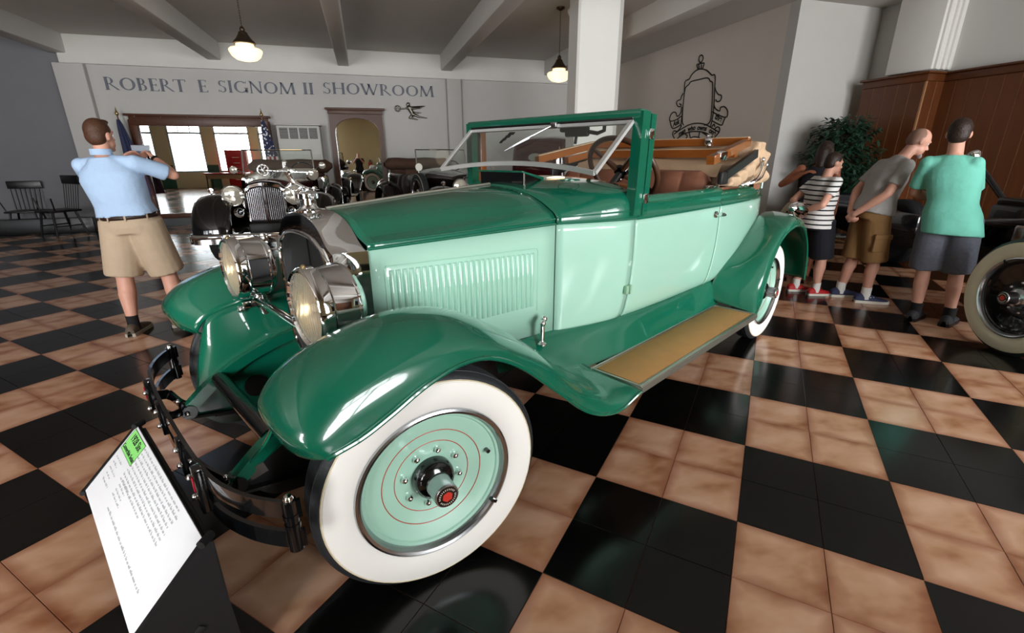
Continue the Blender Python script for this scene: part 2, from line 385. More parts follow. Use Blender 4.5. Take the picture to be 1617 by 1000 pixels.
# ---- painted lettering
M_letter = mat('slate_letter_paint', '666b76', .6, noise=.05)
def L(x0, y0, x1, y1, w): return ('l', x0, y0, x1, y1, w)
def Arc(cx, cy, rx, ry, a0, a1, w0=.065, w1=.16): return ('a', cx, cy, rx, ry, a0, a1, w0, w1)
K, N_ = .155, .07
def ser(x, y, w=.26): return L(x - w / 2, y, x + w / 2, y, .035)
GL = {
 'I': (.34, [L(.17, 0, .17, 1, K), ser(.17, .017), ser(.17, .983)]),
 'E': (.62, [L(.17, 0, .17, 1, K), L(.05, .02, .55, .02, .04), L(.05, .98, .52, .98, .04), L(.17, .5, .45, .5, .05), L(.54, 0, .56, .16, .04), L(.51, 1, .52, .86, .04), L(.45, .4, .45, .6, .035)]),
 'T': (.74, [L(.37, 0, .37, 1, K), ser(.37, .017), L(.02, .98, .72, .98, .045), L(.03, 1, .02, .82, .04), L(.71, 1, .72, .82, .04)]),
 'H': (.92, [L(.17, 0, .17, 1, K), L(.75, 0, .75, 1, K), ser(.17, .017), ser(.17, .983), ser(.75, .017), ser(.75, .983), L(.17, .5, .75, .5, .05)]),
 'N': (.92, [L(.16, 0, .16, 1, N_), L(.76, 0, .76, 1, N_), L(.16, .98, .74, .02, K), ser(.16, .017, .2), ser(.12, .983, .18), ser(.76, .983, .2)]),
 'M': (1.1, [L(.13, 0, .2, 1, N_), L(.97, 0, .9, 1, K), L(.2, .98, .53, .04, K), L(.9, .98, .53, .04, N_), ser(.13, .017, .2), ser(.97, .017, .26), ser(.18, .983, .16), ser(.93, .983, .2)]),
 'W': (1.28, [L(.1, 1, .38, .02, K), L(.38, .02, .64, .95, N_), L(.56, 1, .86, .02, K), L(.86, .02, 1.16, 1, N_), ser(.1, .983), ser(.56, .983, .2), ser(1.16, .983, .2)]),
 'O': (.98, [Arc(.49, .5, .43, .49, 0, 360)]),
 'G': (.96, [Arc(.5, .5, .43, .49, 48, 330), L(.82, .03, .82, .42, K), ser(.8, .43), L(.82, .98, .82, .8, .035)]),
 'S': (.62, [Arc(.3, .745, .2, .235, 35, 270, .05, .11), Arc(.31, .255, .22, .255, -150, 90, .05, .11), L(.5, .98, .5, .8, .035), L(.08, .02, .08, .22, .035)]),
 'R': (.84, [L(.17, 0, .17, 1, K), ser(.17, .017), L(.05, .983, .3, .983, .035), Arc(.32, .735, .23, .25, -90, 90, .04, .13), L(.17, .485, .32, .485, .045), L(.17, .985, .32, .985, .04), L(.34, .48, .78, .0, .12)]),
 'B': (.68, [L(.17, 0, .17, 1, K), L(.05, .983, .3, .983, .035), L(.05, .017, .3, .017, .035), Arc(.3, .75, .2, .235, -90, 90, .04, .12), Arc(.32, .265, .25, .25, -90, 90, .04, .13), L(.17, .515, .32, .515, .045)]),
}
def glyph(ch):
    b = MB(); adv, st = GL[ch]
    for s_ in st:
        if s_[0] == 'l':
            _, x0, y0, x1, y1, w = s_; d = Vector((x1 - x0, y1 - y0)); n = Vector((-d.y, d.x)).normalized() * w / 2
            if abs(d.y) > .5 * abs(d.x) and w > .1 and abs(d.x) > .01: n = Vector((w / 2, 0))
            b.prism([(x0 + n.x, y0 + n.y), (x0 - n.x, y0 - n.y), (x1 - n.x, y1 - n.y), (x1 + n.x, y1 + n.y)], 0, 1)
        else:
            _, cx, cy, rx, ry, a0, a1, w0, w1 = s_
            if a0 == a1: continue
            rows = []; n = 24
            for k in range(n + 1):
                a = math.radians(a0 + (a1 - a0) * k / n); w = w0 + (w1 - w0) * abs(math.cos(a)) ** 1.5
                o_ = (cx + rx * math.cos(a), cy + ry * math.sin(a)); i_ = (cx + (rx - w) * math.cos(a), cy + (ry - min(w, w0 + .02)) * math.sin(a))
                rows.append([(o_[0], o_[1], 0), (i_[0], i_[1], 0), (i_[0], i_[1], 1), (o_[0], o_[1], 1)])
            b.grid(rows, cv=True)
    return adv, b
let = thing('wall_lettering', 'slate grey serif lettering ROBERT E SIGNOM II SHOWROOM on the back wall', 'lettering', (-1.55, BACK - .004, 2.79))
def word(txt, x0, x1, z0, hgt):
    tot = sum(GL[c][0] for c in txt); k = (x1 - x0) / tot; x = x0
    for c in txt:
        adv, b = glyph(c); me = b.mesh('letter'); me.transform(Matrix(((k, 0, 0, x + 1.55), (0, 0, -.008, 0), (0, hgt, 0, z0 - 2.79), (0, 0, 0, 1))))
        me.materials.append(M_letter); obj('letter', me, None, let); x += adv * k
for t_, x0, x1, z0 in (('ROBERT', -4.88, -3.42, 2.755), ('E', -3.21, -3.01, 2.762), ('SIGNOM', -2.84, -1.29, 2.772), ('II', -1.15, -.90, 2.785), ('SHOWROOM', -.73, 1.80, 2.81)): word(t_, x0, x1, z0, .235)

# ---- line-drawn emblem on the right wall
EMB = {
  'outer': [(9.393,2.046),(9.396,2.388),(9.393,2.685),(9.415,2.925),(9.279,2.961),(9.215,3.032),(9.089,3.089),(8.943,3.099),(8.762,3.051),(8.619,2.963),(8.572,2.934),(8.481,2.915),(8.444,2.68),(8.397,2.268),(8.424,1.992)],
  'inner': [(9.298,2.069),(9.36,2.158),(9.391,2.499),(9.387,2.721),(9.363,2.818),(9.267,2.861),(9.207,2.906),(8.965,2.909),(8.733,2.908),(8.642,2.874),(8.606,2.832),(8.529,2.791),(8.481,2.549),(8.45,2.273),(8.449,2.116),(8.506,2.05),(8.617,2.03)],
  'cap': [(9.027,3.109),(9.08,3.195),(9.007,3.2),(8.861,3.193),(8.863,3.135),(8.885,3.095)],
  'cap_line': [(9.019,3.185),(8.99,3.112)], 'cap_rib': [(8.93,3.179),(8.93,3.106)],
  'ring': [(8.997,3.224),(9.031,3.281),(9.019,3.339),(8.978,3.353),(8.925,3.331),(8.902,3.284),(8.919,3.24),(8.968,3.224),(8.997,3.224)],
  'curl': [(9.43,2.707),(9.48,2.657),(9.508,2.595),(9.6,2.585),(9.633,2.541),(9.579,2.47),(9.492,2.456),(9.465,2.487),(9.536,2.513)],
  'curl_b': [(9.441,2.448),(9.44,2.353),(9.493,2.282),(9.576,2.269),(9.623,2.34),(9.73,2.358),(9.818,2.296),(9.813,2.188),(9.596,2.193),(9.422,2.257)],
  'curl_c': [(9.813,2.188),(9.752,2.085),(9.67,2.022),(9.502,2.052),(9.392,2.094)],
  'curl_d': [(9.369,2.064),(9.44,1.99),(9.519,1.955),(9.625,1.97),(9.666,1.903),(9.579,1.81)],
  'ribbon_top': [(9.613,1.901),(9.389,1.988),(9.11,2.067),(8.864,2.08),(8.621,2.048),(8.377,1.963),(8.154,1.874)],
  'ribbon_bottom': [(9.49,1.797),(9.302,1.878),(9.051,1.924),(8.772,1.917),(8.529,1.873),(8.313,1.785)],
  'ribbon_end': [(8.154,1.874),(8.155,1.943),(8.216,1.977),(8.29,1.942),(8.253,1.896)], 'ribbon_side': [(8.154,1.874),(8.236,1.808),(8.282,1.766)],
  'curl_e': [(8.444,2.705),(8.404,2.642),(8.322,2.566),(8.237,2.54),(8.214,2.488),(8.256,2.439),(8.337,2.442),(8.371,2.479)],
  'curl_f': [(8.411,2.474),(8.402,2.388),(8.336,2.306),(8.22,2.262),(8.206,2.32),(8.103,2.327),(8.006,2.253),(7.99,2.152),(8.065,2.141),(8.231,2.187),(8.423,2.262)],
  'curl_g': [(8.038,2.139),(8.073,2.058),(8.114,2.001),(8.256,2.043),(8.398,2.096)], 'curl_h': [(8.382,1.99),(8.335,2.031),(8.299,1.985)],
  'wheel_a': [(9.081,1.916),(9.031,1.82),(8.991,1.772)], 'wheel_b': [(8.741,1.91),(8.751,1.81)],
  'wheel_c': [(9.054,1.774),(8.937,1.82),(8.75,1.801),(8.682,1.762)], 'wheel_d': [(9.204,1.884),(9.132,1.843),(9.184,1.778)], 'wheel_e': [(8.648,1.888),(8.521,1.837),(8.449,1.763)]}
M_ink = mat('black_emblem_paint', '17140f', .6)
emb = thing('wall_emblem', 'black line-drawn radiator emblem with motto ribbon on the taupe wall', 'emblem', (XE - .004, 8.9, 1.75))
for k, pts in EMB.items():
    P = cr(pts, 4 if k not in ('outer', 'inner') else 3)
    obj('painted_line', MB().tube([(0, y - 8.9, z - 1.75) for y, z in P], .0125, n=6), M_ink, emb)
def text_mesh(s, size, shear=0, bold=.02):
    c = bpy.data.curves.new('t', 'FONT'); c.body = s; c.size = size; c.align_x = 'CENTER'; c.extrude = .002; c.shear = shear; c.offset = size * bold
    o = bpy.data.objects.new('t', c); COL.objects.link(o); bpy.context.view_layer.update()
    me = bpy.data.meshes.new_from_object(o.evaluated_get(bpy.context.evaluated_depsgraph_get())); bpy.data.objects.remove(o); bpy.data.curves.remove(c); return me
def emb_text(s, y, z, ang, size):
    me = text_mesh(s, size, .15, .035); me.transform(Matrix.Rotation(ang, 4, 'Z')); me.materials.append(M_ink)
    # local x -> -Y, local y -> Z, faces -X
    me.transform(Matrix(((0, 0, -1, 0), (-1, 0, 0, y - 8.9), (0, 1, 0, z - 1.75), (0, 0, 0, 1)))); obj('motto_text', me, None, emb)
emb_text('Ask', 9.57, 2.085, .25, .145); emb_text('the', 8.25, 2.10, -.4, .155)
for s_, y, z, a in (('man', 9.32, 1.895, .33), ('who', 9.02, 1.955, .1), ('owns', 8.69, 1.945, -.12), ('one', 8.37, 1.86, -.38)): emb_text(s_, y, z - .008, a, .14)

# ---- winged figure holding a wheel (built flat on the wall, and again as the car's mascot)
def winged_figure(k=1.0, th=1.0):
    b = MB()
    def c(a, d, ra, rb): b.cone([q * k for q in a], [q * k for q in d], ra * k * th, rb * k * th, 10)
    c((-.10, 0, .10), (-.095, 0, .125), .022, .026)                              # head (x forward negative, z up)
    b.sphere([q * k for q in (-.085, 0, .135)], .034 * k, 10, 8)                 # hair
    c((-.075, 0, .06), (-.02, 0, -.04), .040, .034)                               # chest
    c((-.02, 0, -.04), (.01, 0, -.09), .032, .036)                               # hips
    for s in (-1, 1):
        c((-.08, s * .03, .05), (-.19, s * .028, .03), .015, .012); c((-.19, s * .028, .03), (-.28, s * .01, .03), .012, .009)   # arms
        for j in range(3): c((-.04, s * .03, .06 - .014 * j), (.17 + .06 * (2 - j), s * (.05 + .015 * j), .095 - .024 * j), .018, .008)    # wings
    c((.01, .012, -.09), (-.07, .014, -.16), .026, .02); c((-.07, .014, -.16), (.10, .014, -.20), .018, .01)                           # bent leg
    c((.01, -.012, -.09), (.14, -.014, -.14), .026, .018); c((.14, -.014, -.14), (.33, -.012, -.165), .016, .008)                       # trailing leg
    c((.02, 0, -.06), (.20, 0, -.05), .022, .008)                                # drapery
    ring = [(-.335 + .062 * math.cos(t * PI / 10), 0, .03 + .062 * math.sin(t * PI / 10)) for t in range(20)]
    b.tube([[v * k for v in q] for q in ring], .011 * k, 8, closed=True)
    for j in range(3): a = j * PI / 3; b.tube([[v * k for v in (-.335 + .06 * math.cos(a) * s, 0, .03 + .06 * math.sin(a) * s)] for s in (-1, 1)], .006 * k, 6)
    return b
M_bronze = mat('antique_nickel', '5d5a52', .3, metal=1., noise=.3, nscale=20)
g = winged_figure(1.02, 1.35); g.v = [(x, y * .6, z) for x, y, z in g.v]
tag(robj('winged_figure_relief', g, .006, M_bronze, None, 1, loc=(1.25, BACK - .06, 2.5)), 'nickel relief of a winged woman holding a wheel on the back wall', 'relief')
# ================================================================ THINGS ON AND AGAINST THE WALLS
def frame_box(b, x0, x1, z0, z1, w, d, y):
    b.bbox(((x0 + x1) / 2, y, z1 - w / 2), (x1 - x0, d, w), .01); b.bbox(((x0 + x1) / 2, y, z0 + w / 2), (x1 - x0, d, w), .01)
    b.bbox((x0 + w / 2, y, (z0 + z1) / 2), (w, d, z1 - z0 - 2 * w), .01); b.bbox((x1 - w / 2, y, (z0 + z1) / 2), (w, d, z1 - z0 - 2 * w), .01)
# large wall mirror
t = thing('wall_mirror', 'large rectangular mirror in a dark wooden frame on the back wall', 'mirror', (-3.26, BACK, .16))
b = MB(); x0, x1, z0, z1 = -1.34, 1.34, 0, 2.12
b.bbox((-1.26, -.05, 1.02), (.16, .09, 2.04), .012); b.bbox((1.26, -.05, 1.02), (.16, .09, 2.04), .012); b.bbox((0, -.05, .05), (2.4, .09, .1), .012)
b.bbox((0, -.055, 2.02), (2.62, .1, .2), .012); b.bbox((0, -.075, 2.125), (2.74, .16, .045), .012)
for k in range(6): b.bbox((-1.2 + .48 * k, -.1, 2.095), (.05, .05, .03), .006)
obj('frame', b, M_frame, t)
obj('glass', MB().box((0, -.03, 1.0), (2.4, .012, 1.9)), M_mirror, t, smooth=0)
# arched mirror
t = thing('arched_mirror', 'tall mirror with arched top in a dark wooden frame', 'mirror', (-.06, BACK - .04, .18), math.radians(-2.6))
def arch_pts(hw, zs, zt, n=16):   # half width, spring height, top
    return [(hw, .10)] + [(hw * math.cos(PI * k / n), zs + (zt - zs) * math.sin(PI * k / n) ** .8) for k in range(n + 1)] + [(-hw, .10)]
ip = arch_pts(.49, 1.78, 2.12); ip = [(x, z) for x, z in ip]
op = []
for x, z in ip:
    if z <= 1.78: op.append((math.copysign(.60, x), z if z > .2 else 0))
    else:
        k = abs(x) / .49; op.append((x * .60 / .49, 2.26 if k < .999 else z))
op = [(x, (2.26 if .15 < i / (len(ip) - 1) < .85 or z > 2 else z)) for i, (x, z) in enumerate(op)]
b = MB(); rows = [[(x, -.09, z) for x, z in op], [(x, -.09, z) for x, z in ip], [(x, -.02, z) for x, z in ip]]
b.grid(rows); b.grid([[(x, 0, z) for x, z in op], [(x, -.09, z) for x, z in op]])
b.bbox((0, -.05, .05), (1.2, .09, .1), .01); b.bbox((0, -.055, 2.25), (1.22, .11, .1), .01); b.bbox((0, -.07, 2.31), (1.32, .15, .045), .01)
obj('frame', b, M_frame, t)
gl = MB(); gl.add([(x, -.025, z) for x, z in ip], [tuple(range(len(ip)))])
obj('glass', gl, M_mirror, t, smooth=0)
# free-standing air-conditioning cabinet
M_ac = mat('ac_cabinet_enamel', 'c4c4bf', .45, noise=.03); M_acd = mat('ac_grille_dark', '2b2c2b', .5)
t = thing('air_conditioner', 'tall off-white air conditioning cabinet with dark grille between the mirrors', 'air conditioner', (-1.30, BACK - .29, 0))
obj('cabinet', MB().bbox((0, 0, 1.05), (.88, .45, 2.1), .02).bbox((0, .02, 2.12), (.94, .5, .03), .01), M_ac, t)
obj('door_panel', MB().bbox((0, -.235, .85), (.8, .02, 1.3), .006), M_ac, t)
for k in range(4): obj('grille', MB().bbox((-.3 + .2 * k, -.228, 1.94), (.17, .012, .22), .004), M_acd, t)
for k in range(7): obj('louver', MB().box((0, -.237, 1.85 + .03 * k), (.78, .012, .007)), M_ac, t)
# flags on poles
def flag_mat(name, reds, canton):
    m = bpy.data.materials.new(name); m.use_nodes = True; nt = m.node_tree; L_ = nt.links; p = nt.nodes['Principled BSDF']; p.inputs['Roughness'].default_value = .7
    tc = nt.nodes.new('ShaderNodeTexCoord'); sp = nt.nodes.new('ShaderNodeSeparateXYZ'); L_.new(tc.outputs['Generated'], sp.inputs[0])
    wv = nt.nodes.new('ShaderNodeMath'); wv.operation = 'MULTIPLY'; wv.inputs[1].default_value = 4.5; L_.new(sp.outputs[0], wv.inputs[0])
    fr = nt.nodes.new('ShaderNodeMath'); fr.operation = 'FRACT'; L_.new(wv.outputs[0], fr.inputs[0])
    gt = nt.nodes.new('ShaderNodeMath'); gt.operation = 'GREATER_THAN'; gt.inputs[1].default_value = .5; L_.new(fr.outputs[0], gt.inputs[0])
    mx = nt.nodes.new('ShaderNodeMix'); mx.data_type = 'RGBA'; mx.inputs['A'].default_value = lin(reds[0]); mx.inputs['B'].default_value = lin(reds[1]); L_.new(gt.outputs[0], mx.inputs['Factor'])
    g2 = nt.nodes.new('ShaderNodeMath'); g2.operation = 'GREATER_THAN'; g2.inputs[1].default_value = .52; L_.new(sp.outputs[2], g2.inputs[0])
    vo = nt.nodes.new('ShaderNodeTexVoronoi'); vo.inputs['Scale'].default_value = 16; L_.new(tc.outputs['Object'], vo.inputs['Vector'])
    st = nt.nodes.new('ShaderNodeMath'); st.operation = 'LESS_THAN'; st.inputs[1].default_value = .32 if canton else -1; L_.new(vo.outputs['Distance'], st.inputs[0])
    bl = nt.nodes.new('ShaderNodeMix'); bl.data_type = 'RGBA'; bl.inputs['A'].default_value = lin('1c2448'); bl.inputs['B'].default_value = lin('d8d8da'); L_.new(st.outputs[0], bl.inputs['Factor'])
    m2 = nt.nodes.new('ShaderNodeMix'); m2.data_type = 'RGBA'; L_.new(g2.outputs[0], m2.inputs['Factor']); L_.new(mx.outputs['Result'], m2.inputs['A']); L_.new(bl.outputs['Result'], m2.inputs['B'])
    L_.new(m2.outputs['Result'], p.inputs['Base Color']); return m
M_gold = mat('gilt_brass', 'b0986a', .3, metal=.8); M_pole = mat('flag_pole_wood', '6d4a2c', .4, noise=.2)
def flag(x, y, label, m):
    t = thing('flag', label, 'flag', (x, y, 0), 0, 'flags on poles beside the large mirror')
    obj('pole', MB().tube([(0, 0, .03), (-.03, 0, 2.25)], .014, 10), M_pole, t)
    obj('finial', MB().lathe([(.001, 2.24), (.03, 2.27), (.035, 2.30), (.02, 2.33), (.012, 2.36), (.001, 2.43)], 12, Matrix.Translation((-.03, 0, 0))), M_gold, t)
    obj('stand', MB().lathe([(.001, .08), (.03, .075), (.05, .05), (.15, .03), (.16, 0), (.001, 0)], 20), M_gold, t)
    rows = []
    for i in range(18):
        f = i / 17; z = 2.18 - 1.5 * f; w = .03 + .17 * f ** .7; row = []
        for k in range(40):
            a = 2 * PI * k / 40; r = w * (1 + .28 * math.sin(5 * a + 2 * f)) ; row.append((-.03 * (1 - f) + r * .8 * math.cos(a) + .1 * f, -.02 + r * .45 * math.sin(a), z))
        rows.append(row)
    obj('cloth', MB().grid(rows, cv=True), m, t, smooth=60)
flag(-4.64, BACK - .3, 'furled dark red and blue flag on a gilt-tipped pole left of the large mirror', flag_mat('dark_flag_cloth', ('5a1a22', '2a2440'), False))
flag(-1.93, BACK - .66, 'stars and stripes flag hanging on a pole between mirror and cabinet', flag_mat('striped_flag_cloth', ('8e2430', 'c9c2c0'), True))

# ---- pendant lamps
M_lampmetal = mat('aged_bronze_fitting', '4a3f33', .4, metal=.8, noise=.2)
M_glow = mat('lit_opal_glass', 'fff0d0', .3, emit='ffdca0', estr=1.55)
def pendant(x, y, zb, label, k=1.0):
    t = thing('pendant_lamp', label, 'lamp', (x, y, CEIL), 0, 'schoolhouse pendant lamps')
    zz = zb - CEIL
    obj('canopy', MB().lathe([(.001, 0), (.07, 0), (.065, -.02), (.02, -.045), (.001, -.05)], 20), M_lampmetal, t)
    n = int((-zz - .42 * k) / .03); b = MB()
    for i in range(n):
        zc = -.05 - .03 * i; a = (i % 2) * PI / 2
        b.tube([(math.cos(a) * .007 * math.cos(q * PI / 4), math.sin(a) * .007 * math.cos(q * PI / 4), zc - .015 + .02 * math.sin(q * PI / 4)) for q in range(8)], .0025, 5, closed=True)
    obj('chain', b, M_lampmetal, t)
    obj('fitter', MB().lathe([(.001, zz + .43 * k), (.02 * k, zz + .42 * k), (.035 * k, zz + .39 * k), (.03 * k, zz + .37 * k), (.055 * k, zz + .35 * k), (.06 * k, zz + .33 * k), (.10 * k, zz + .27 * k), (.135 * k, zz + .235 * k), (.14 * k, zz + .215 * k), (.11 * k, zz + .21 * k), (.001, zz + .21 * k)], 28), M_lampmetal, t)
    obj('shade', MB().lathe([(.11 * k, zz + .215 * k), (.115 * k, zz + .18 * k), (.12 * k, zz + .16 * k), (.19 * k, zz + .155 * k), (.21 * k, zz + .135 * k), (.205 * k, zz + .11 * k), (.18 * k, zz + .06 * k), (.13 * k, zz + .02 * k), (.06 * k, zz + .003), (.001, zz)], 36), M_glow, t)
    l = bpy.data.lights.new('pendant_glow', 'POINT'); l.energy = 3.5; l.color = (1, .8, .55); l.shadow_soft_size = .2
    lo = bpy.data.objects.new('pendant_glow', l); COL.objects.link(lo); lo.location = (x, y, zb - .25)
pendant(-1.4, 8.0, 2.70, 'glowing opal glass pendant lamp hanging before the lettering')
pendant(3.30, 8.14, 2.63, 'glowing opal glass pendant lamp hanging beside the white pillar', .95)
t = thing('spotlight', 'small lit white ceiling spotlight beside the pillar', 'spotlight', (3.42, 8.0, CEIL))
obj('bracket', MB().tube([(0, 0, 0), (0, 0, -.06)], .012, 8), M_lampmetal, t)
Rm = Matrix.Translation((0, -.02, -.11)) @ Matrix.Rotation(math.radians(150), 4, 'X') @ Matrix.Rotation(.3, 4, 'Y')
obj('housing', MB().lathe([(.001, -.07), (.035, -.065), (.045, -.03), (.05, .05), (.046, .055)], 18, Rm), M_white, t)
obj('bulb', MB().lathe([(.044, .05), (.03, .058), (.001, .06)], 18, Rm), mat('spot_bulb', 'fff4e0', .3, emit='fff0d8', estr=2.5), t)

# ---- chairs behind the kerb
M_chairblk = mat('black_lacquered_wood', '0b0a0a', .35)
def chair(loc, rz, label, s=1.0):
    t = thing('spindle_chair', label, 'chair', loc, rz, 'black spindle-back chairs by the dark wall')
    P = lambda *q: [tuple(v * s for v in p) for p in q]
    obj('seat', MB().bbox((0, 0, .43 * s), (.50 * s, .46 * s, .035 * s), .012), M_chairblk, t)
    for sx in (-1, 1):
        for sy in (-1, 1): obj('leg', MB().tube(P((sx * .18, sy * .16, .42), (sx * .25, sy * .22, 0)), [.02 * s, .014 * s], 10), M_chairblk, t)
        obj('armrest', MB().tube(P((sx * .25, .2, .68), (sx * .28, -.02, .66), (sx * .28, -.2, .65)), .018 * s, 8, flat=(.025 * s, .012 * s)), M_chairblk, t)
        obj('arm_post', MB().tube(P((sx * .23, -.14, .43), (sx * .28, -.17, .65)), .012 * s, 8), M_chairblk, t)
        obj('stretcher', MB().tube(P((sx * .22, -.19, .18), (sx * .22, .19, .18)), .01 * s, 8), M_chairblk, t)
    for k in range(7):
        x = -.2 + .4 * k / 6; obj('spindle', MB().tube(P((x, .2, .43), (x * 1.12, .29, .88)), .008 * s, 8), M_chairblk, t)
    obj('top_rail', MB().bbox((0, .295 * s, .93 * s), (.54 * s, .03 * s, .15 * s), .012), M_chairblk, t)
chair((-6.62, 12.02, 0), .15, 'black spindle-back armchair standing alone before the dark wall')
chair((-5.75, 11.35, 0), -.7, 'black spindle-back chair half hidden behind the man photographing', 1.12)

# ---- potted ficus
M_leaf = mat('dark_ficus_leaf', '23402f', .4, noise=.35, nscale=6); M_bark = mat('ficus_bark', '4b3a2a', .8, noise=.3); M_soil = mat('potting_soil', '241a12', .95); M_pot = mat('dark_planter', '1d1a18', .5)
t = thing('potted_ficus', 'leafy dark green ficus tree in a dark planter beside the wood panelling', 'plant', (7.3, 6.02, 0))
obj('planter', MB().lathe([(.001, 0), (.17, 0), (.21, .32), (.23, .34), (.21, .35), (.19, .3), (.001, .3)], 24), M_pot, t)
obj('soil', MB().lathe([(.001, .315), (.19, .31)], 20), M_soil, t)
rnd = random.Random(5)
for k in range(3): obj('trunk', MB().tube([(.03 * math.cos(k * 2.1), .03 * math.sin(k * 2.1), .3), (.06 * math.cos(k * 2.1 + 1), .06 * math.sin(k * 2.1 + 1), .75), (.12 * math.cos(k * 2.1 + .3), .12 * math.sin(k * 2.1 + .3), 1.4)], [.022, .018, .008], 8), M_bark, t)
lv = MB()
def leaf(b, p, d, L_, w):
    d = d.normalized(); sd = d.cross(Vector((0, 0, 1)));
    if sd.length < .1: sd = Vector((1, 0, 0))
    sd.normalize(); nrm = sd.cross(d)
    b.add([p, p + d * L_ * .45 + sd * w - nrm * w * .3, p + d * L_ * .5, p + d * L_ * .45 - sd * w - nrm * w * .3, p + d * L_ - Vector((0, 0, L_ * .25))], [(0, 1, 2), (0, 2, 3), (1, 4, 2), (2, 4, 3)])
tw = MB()
for k in range(330):
    th = rnd.uniform(0, 2 * PI); zc = rnd.uniform(.55, 2.0); rad = .56 * math.sqrt(max(.05, 1 - ((zc - 1.3) / .85) ** 2)) * rnd.uniform(.35, 1)
    c = Vector((rad * math.cos(th), rad * math.sin(th), zc)); base = Vector((.1 * math.cos(th), .1 * math.sin(th), zc - .25)); tw.tube([base, (base + c) / 2 + Vector((0, 0, .04)), c], [.006, .004, .002], 5)
    for j in range(13):
        q = base.lerp(c, .3 + .7 * j / 12) + Vector((0, 0, .03)); leaf(lv, q, Vector((math.cos(th) + rnd.uniform(-1.2, 1.2), math.sin(th) + rnd.uniform(-1.2, 1.2), rnd.uniform(-.6, .5))), rnd.uniform(.09, .15), rnd.uniform(.022, .034))
obj('twigs', tw, M_bark, t); lo = obj('leaves', lv, M_leaf, t, smooth=0, kind='stuff')
# ---- fire extinguisher on the cream wall behind the camera
M_red = mat('red_enamel', 'b01f1c', .3, coat=.5)
t = thing('fire_extinguisher', 'red fire extinguisher on the cream wall seen in the arched mirror', 'extinguisher', (-1.05, FRONT_Y + .1, .75))
obj('cylinder', MB().lathe([(.001, 0), (.07, 0), (.08, .02), (.08, .38), (.05, .44), (.02, .46), (.001, .46)], 20), M_red, t)
obj('valve', MB().lathe([(.018, .45), (.018, .5), (.03, .5), (.03, .54), (.001, .55)], 12).bbox((.03, 0, .53), (.12, .02, .02), .005), M_black, t)
obj('hose', MB().tube([(.05, 0, .5), (.1, 0, .45), (.1, 0, .2), (.09, 0, .1)], .012, 8), M_black, t)
# ================================================================ THE GREEN CONVERTIBLE (local x: front to rear, -y: side near the camera)
M_dkg = mat('dark_green_lacquer', '0a644c', .22, coat=1., coat_rough=.02, noise=.02, nscale=2)
M_mint = mat('mint_green_lacquer', 'a8d6c3', .24, coat=1., coat_rough=.02, noise=.015, nscale=2)
M_tyre = mat('tyre_rubber', '24272a', .55, noise=.15, nscale=20, bump=.1, bscale=80)
M_ww = mat('whitewall_rubber', 'f5f3ee', .45, noise=.03, nscale=5)
M_wwe = mat('whitewall_edge', 'dccfb0', .5)
M_red_pin = mat('red_pinstripe', 'b8452f', .35)
M_gblk = mat('black_gloss_enamel', '0a0c0e', .15, coat=.8)
M_leather = mat('brown_leather', '8a5a45', .42, noise=.12, nscale=12, bump=.12, bscale=90)
M_bow = mat('varnished_ash_wood', '94531f', .3, coat=.7, noise=.25, nscale=6, aniso_stretch=(2, 2, 12))
M_canvas = mat('tan_canvas', 'c3a688', .85, noise=.08, nscale=14, bump=.25, bscale=30)
M_mat_tan = mat('tan_running_board_mat', 'ae7f4a', .7, noise=.14, nscale=10, bump=.08, bscale=120)
M_alu = mat('dull_aluminium_trim', 'b8b6ac', .35, metal=.9)
M_core = mat('radiator_core', '070809', .7, noise=.3, nscale=200)

M_refl = mat('lamp_reflector', 'f0e2c4', .25, metal=.7)
M_ival = mat('ivory_badge', 'd8cfc0', .4)
M_under = mat('undercarriage_black', '0a0a0a', .5)
M_glass = glass_mat('windscreen_glass', 'eef4f0')
M_lens = glass_mat('fluted_lamp_glass', 'fbf3e2', .45)
_nt = M_lens.node_tree; _tc = _nt.nodes.new('ShaderNodeTexCoord'); _wv = _nt.nodes.new('ShaderNodeTexWave'); _wv.bands_direction = 'Y'; _wv.inputs['Scale'].default_value = 22; _nt.links.new(_tc.outputs['Object'], _wv.inputs['Vector'])
_bp = _nt.nodes.new('ShaderNodeBump'); _bp.inputs['Strength'].default_value = .5; _bp.inputs['Distance'].default_value = .003; _nt.links.new(_wv.outputs['Fac'], _bp.inputs['Height'])
for _n in _nt.nodes:
    if _n.type in ('BSDF_GLOSSY', 'BSDF_DIFFUSE', 'FRESNEL'): _nt.links.new(_bp.outputs['Normal'], _n.inputs['Normal'])
M_satin = mat('satin_screen_frame', 'cfd0cf', .32, metal=.35)

CAR = thing('vintage_convertible', 'two-tone dark and mint green vintage convertible with whitewall tyres in the foreground', 'car', (-.2238, 1.9963, 0), math.radians(28))
def mir(b):
    o = MB(); o.v = [(x, -y, z) for x, y, z in b.v]; o.f = [tuple(reversed(f)) for f in b.f]; return o
def both(name, b, m, **k): return [obj(name, q, m, CAR, **k) for q in (b, mir(b))]

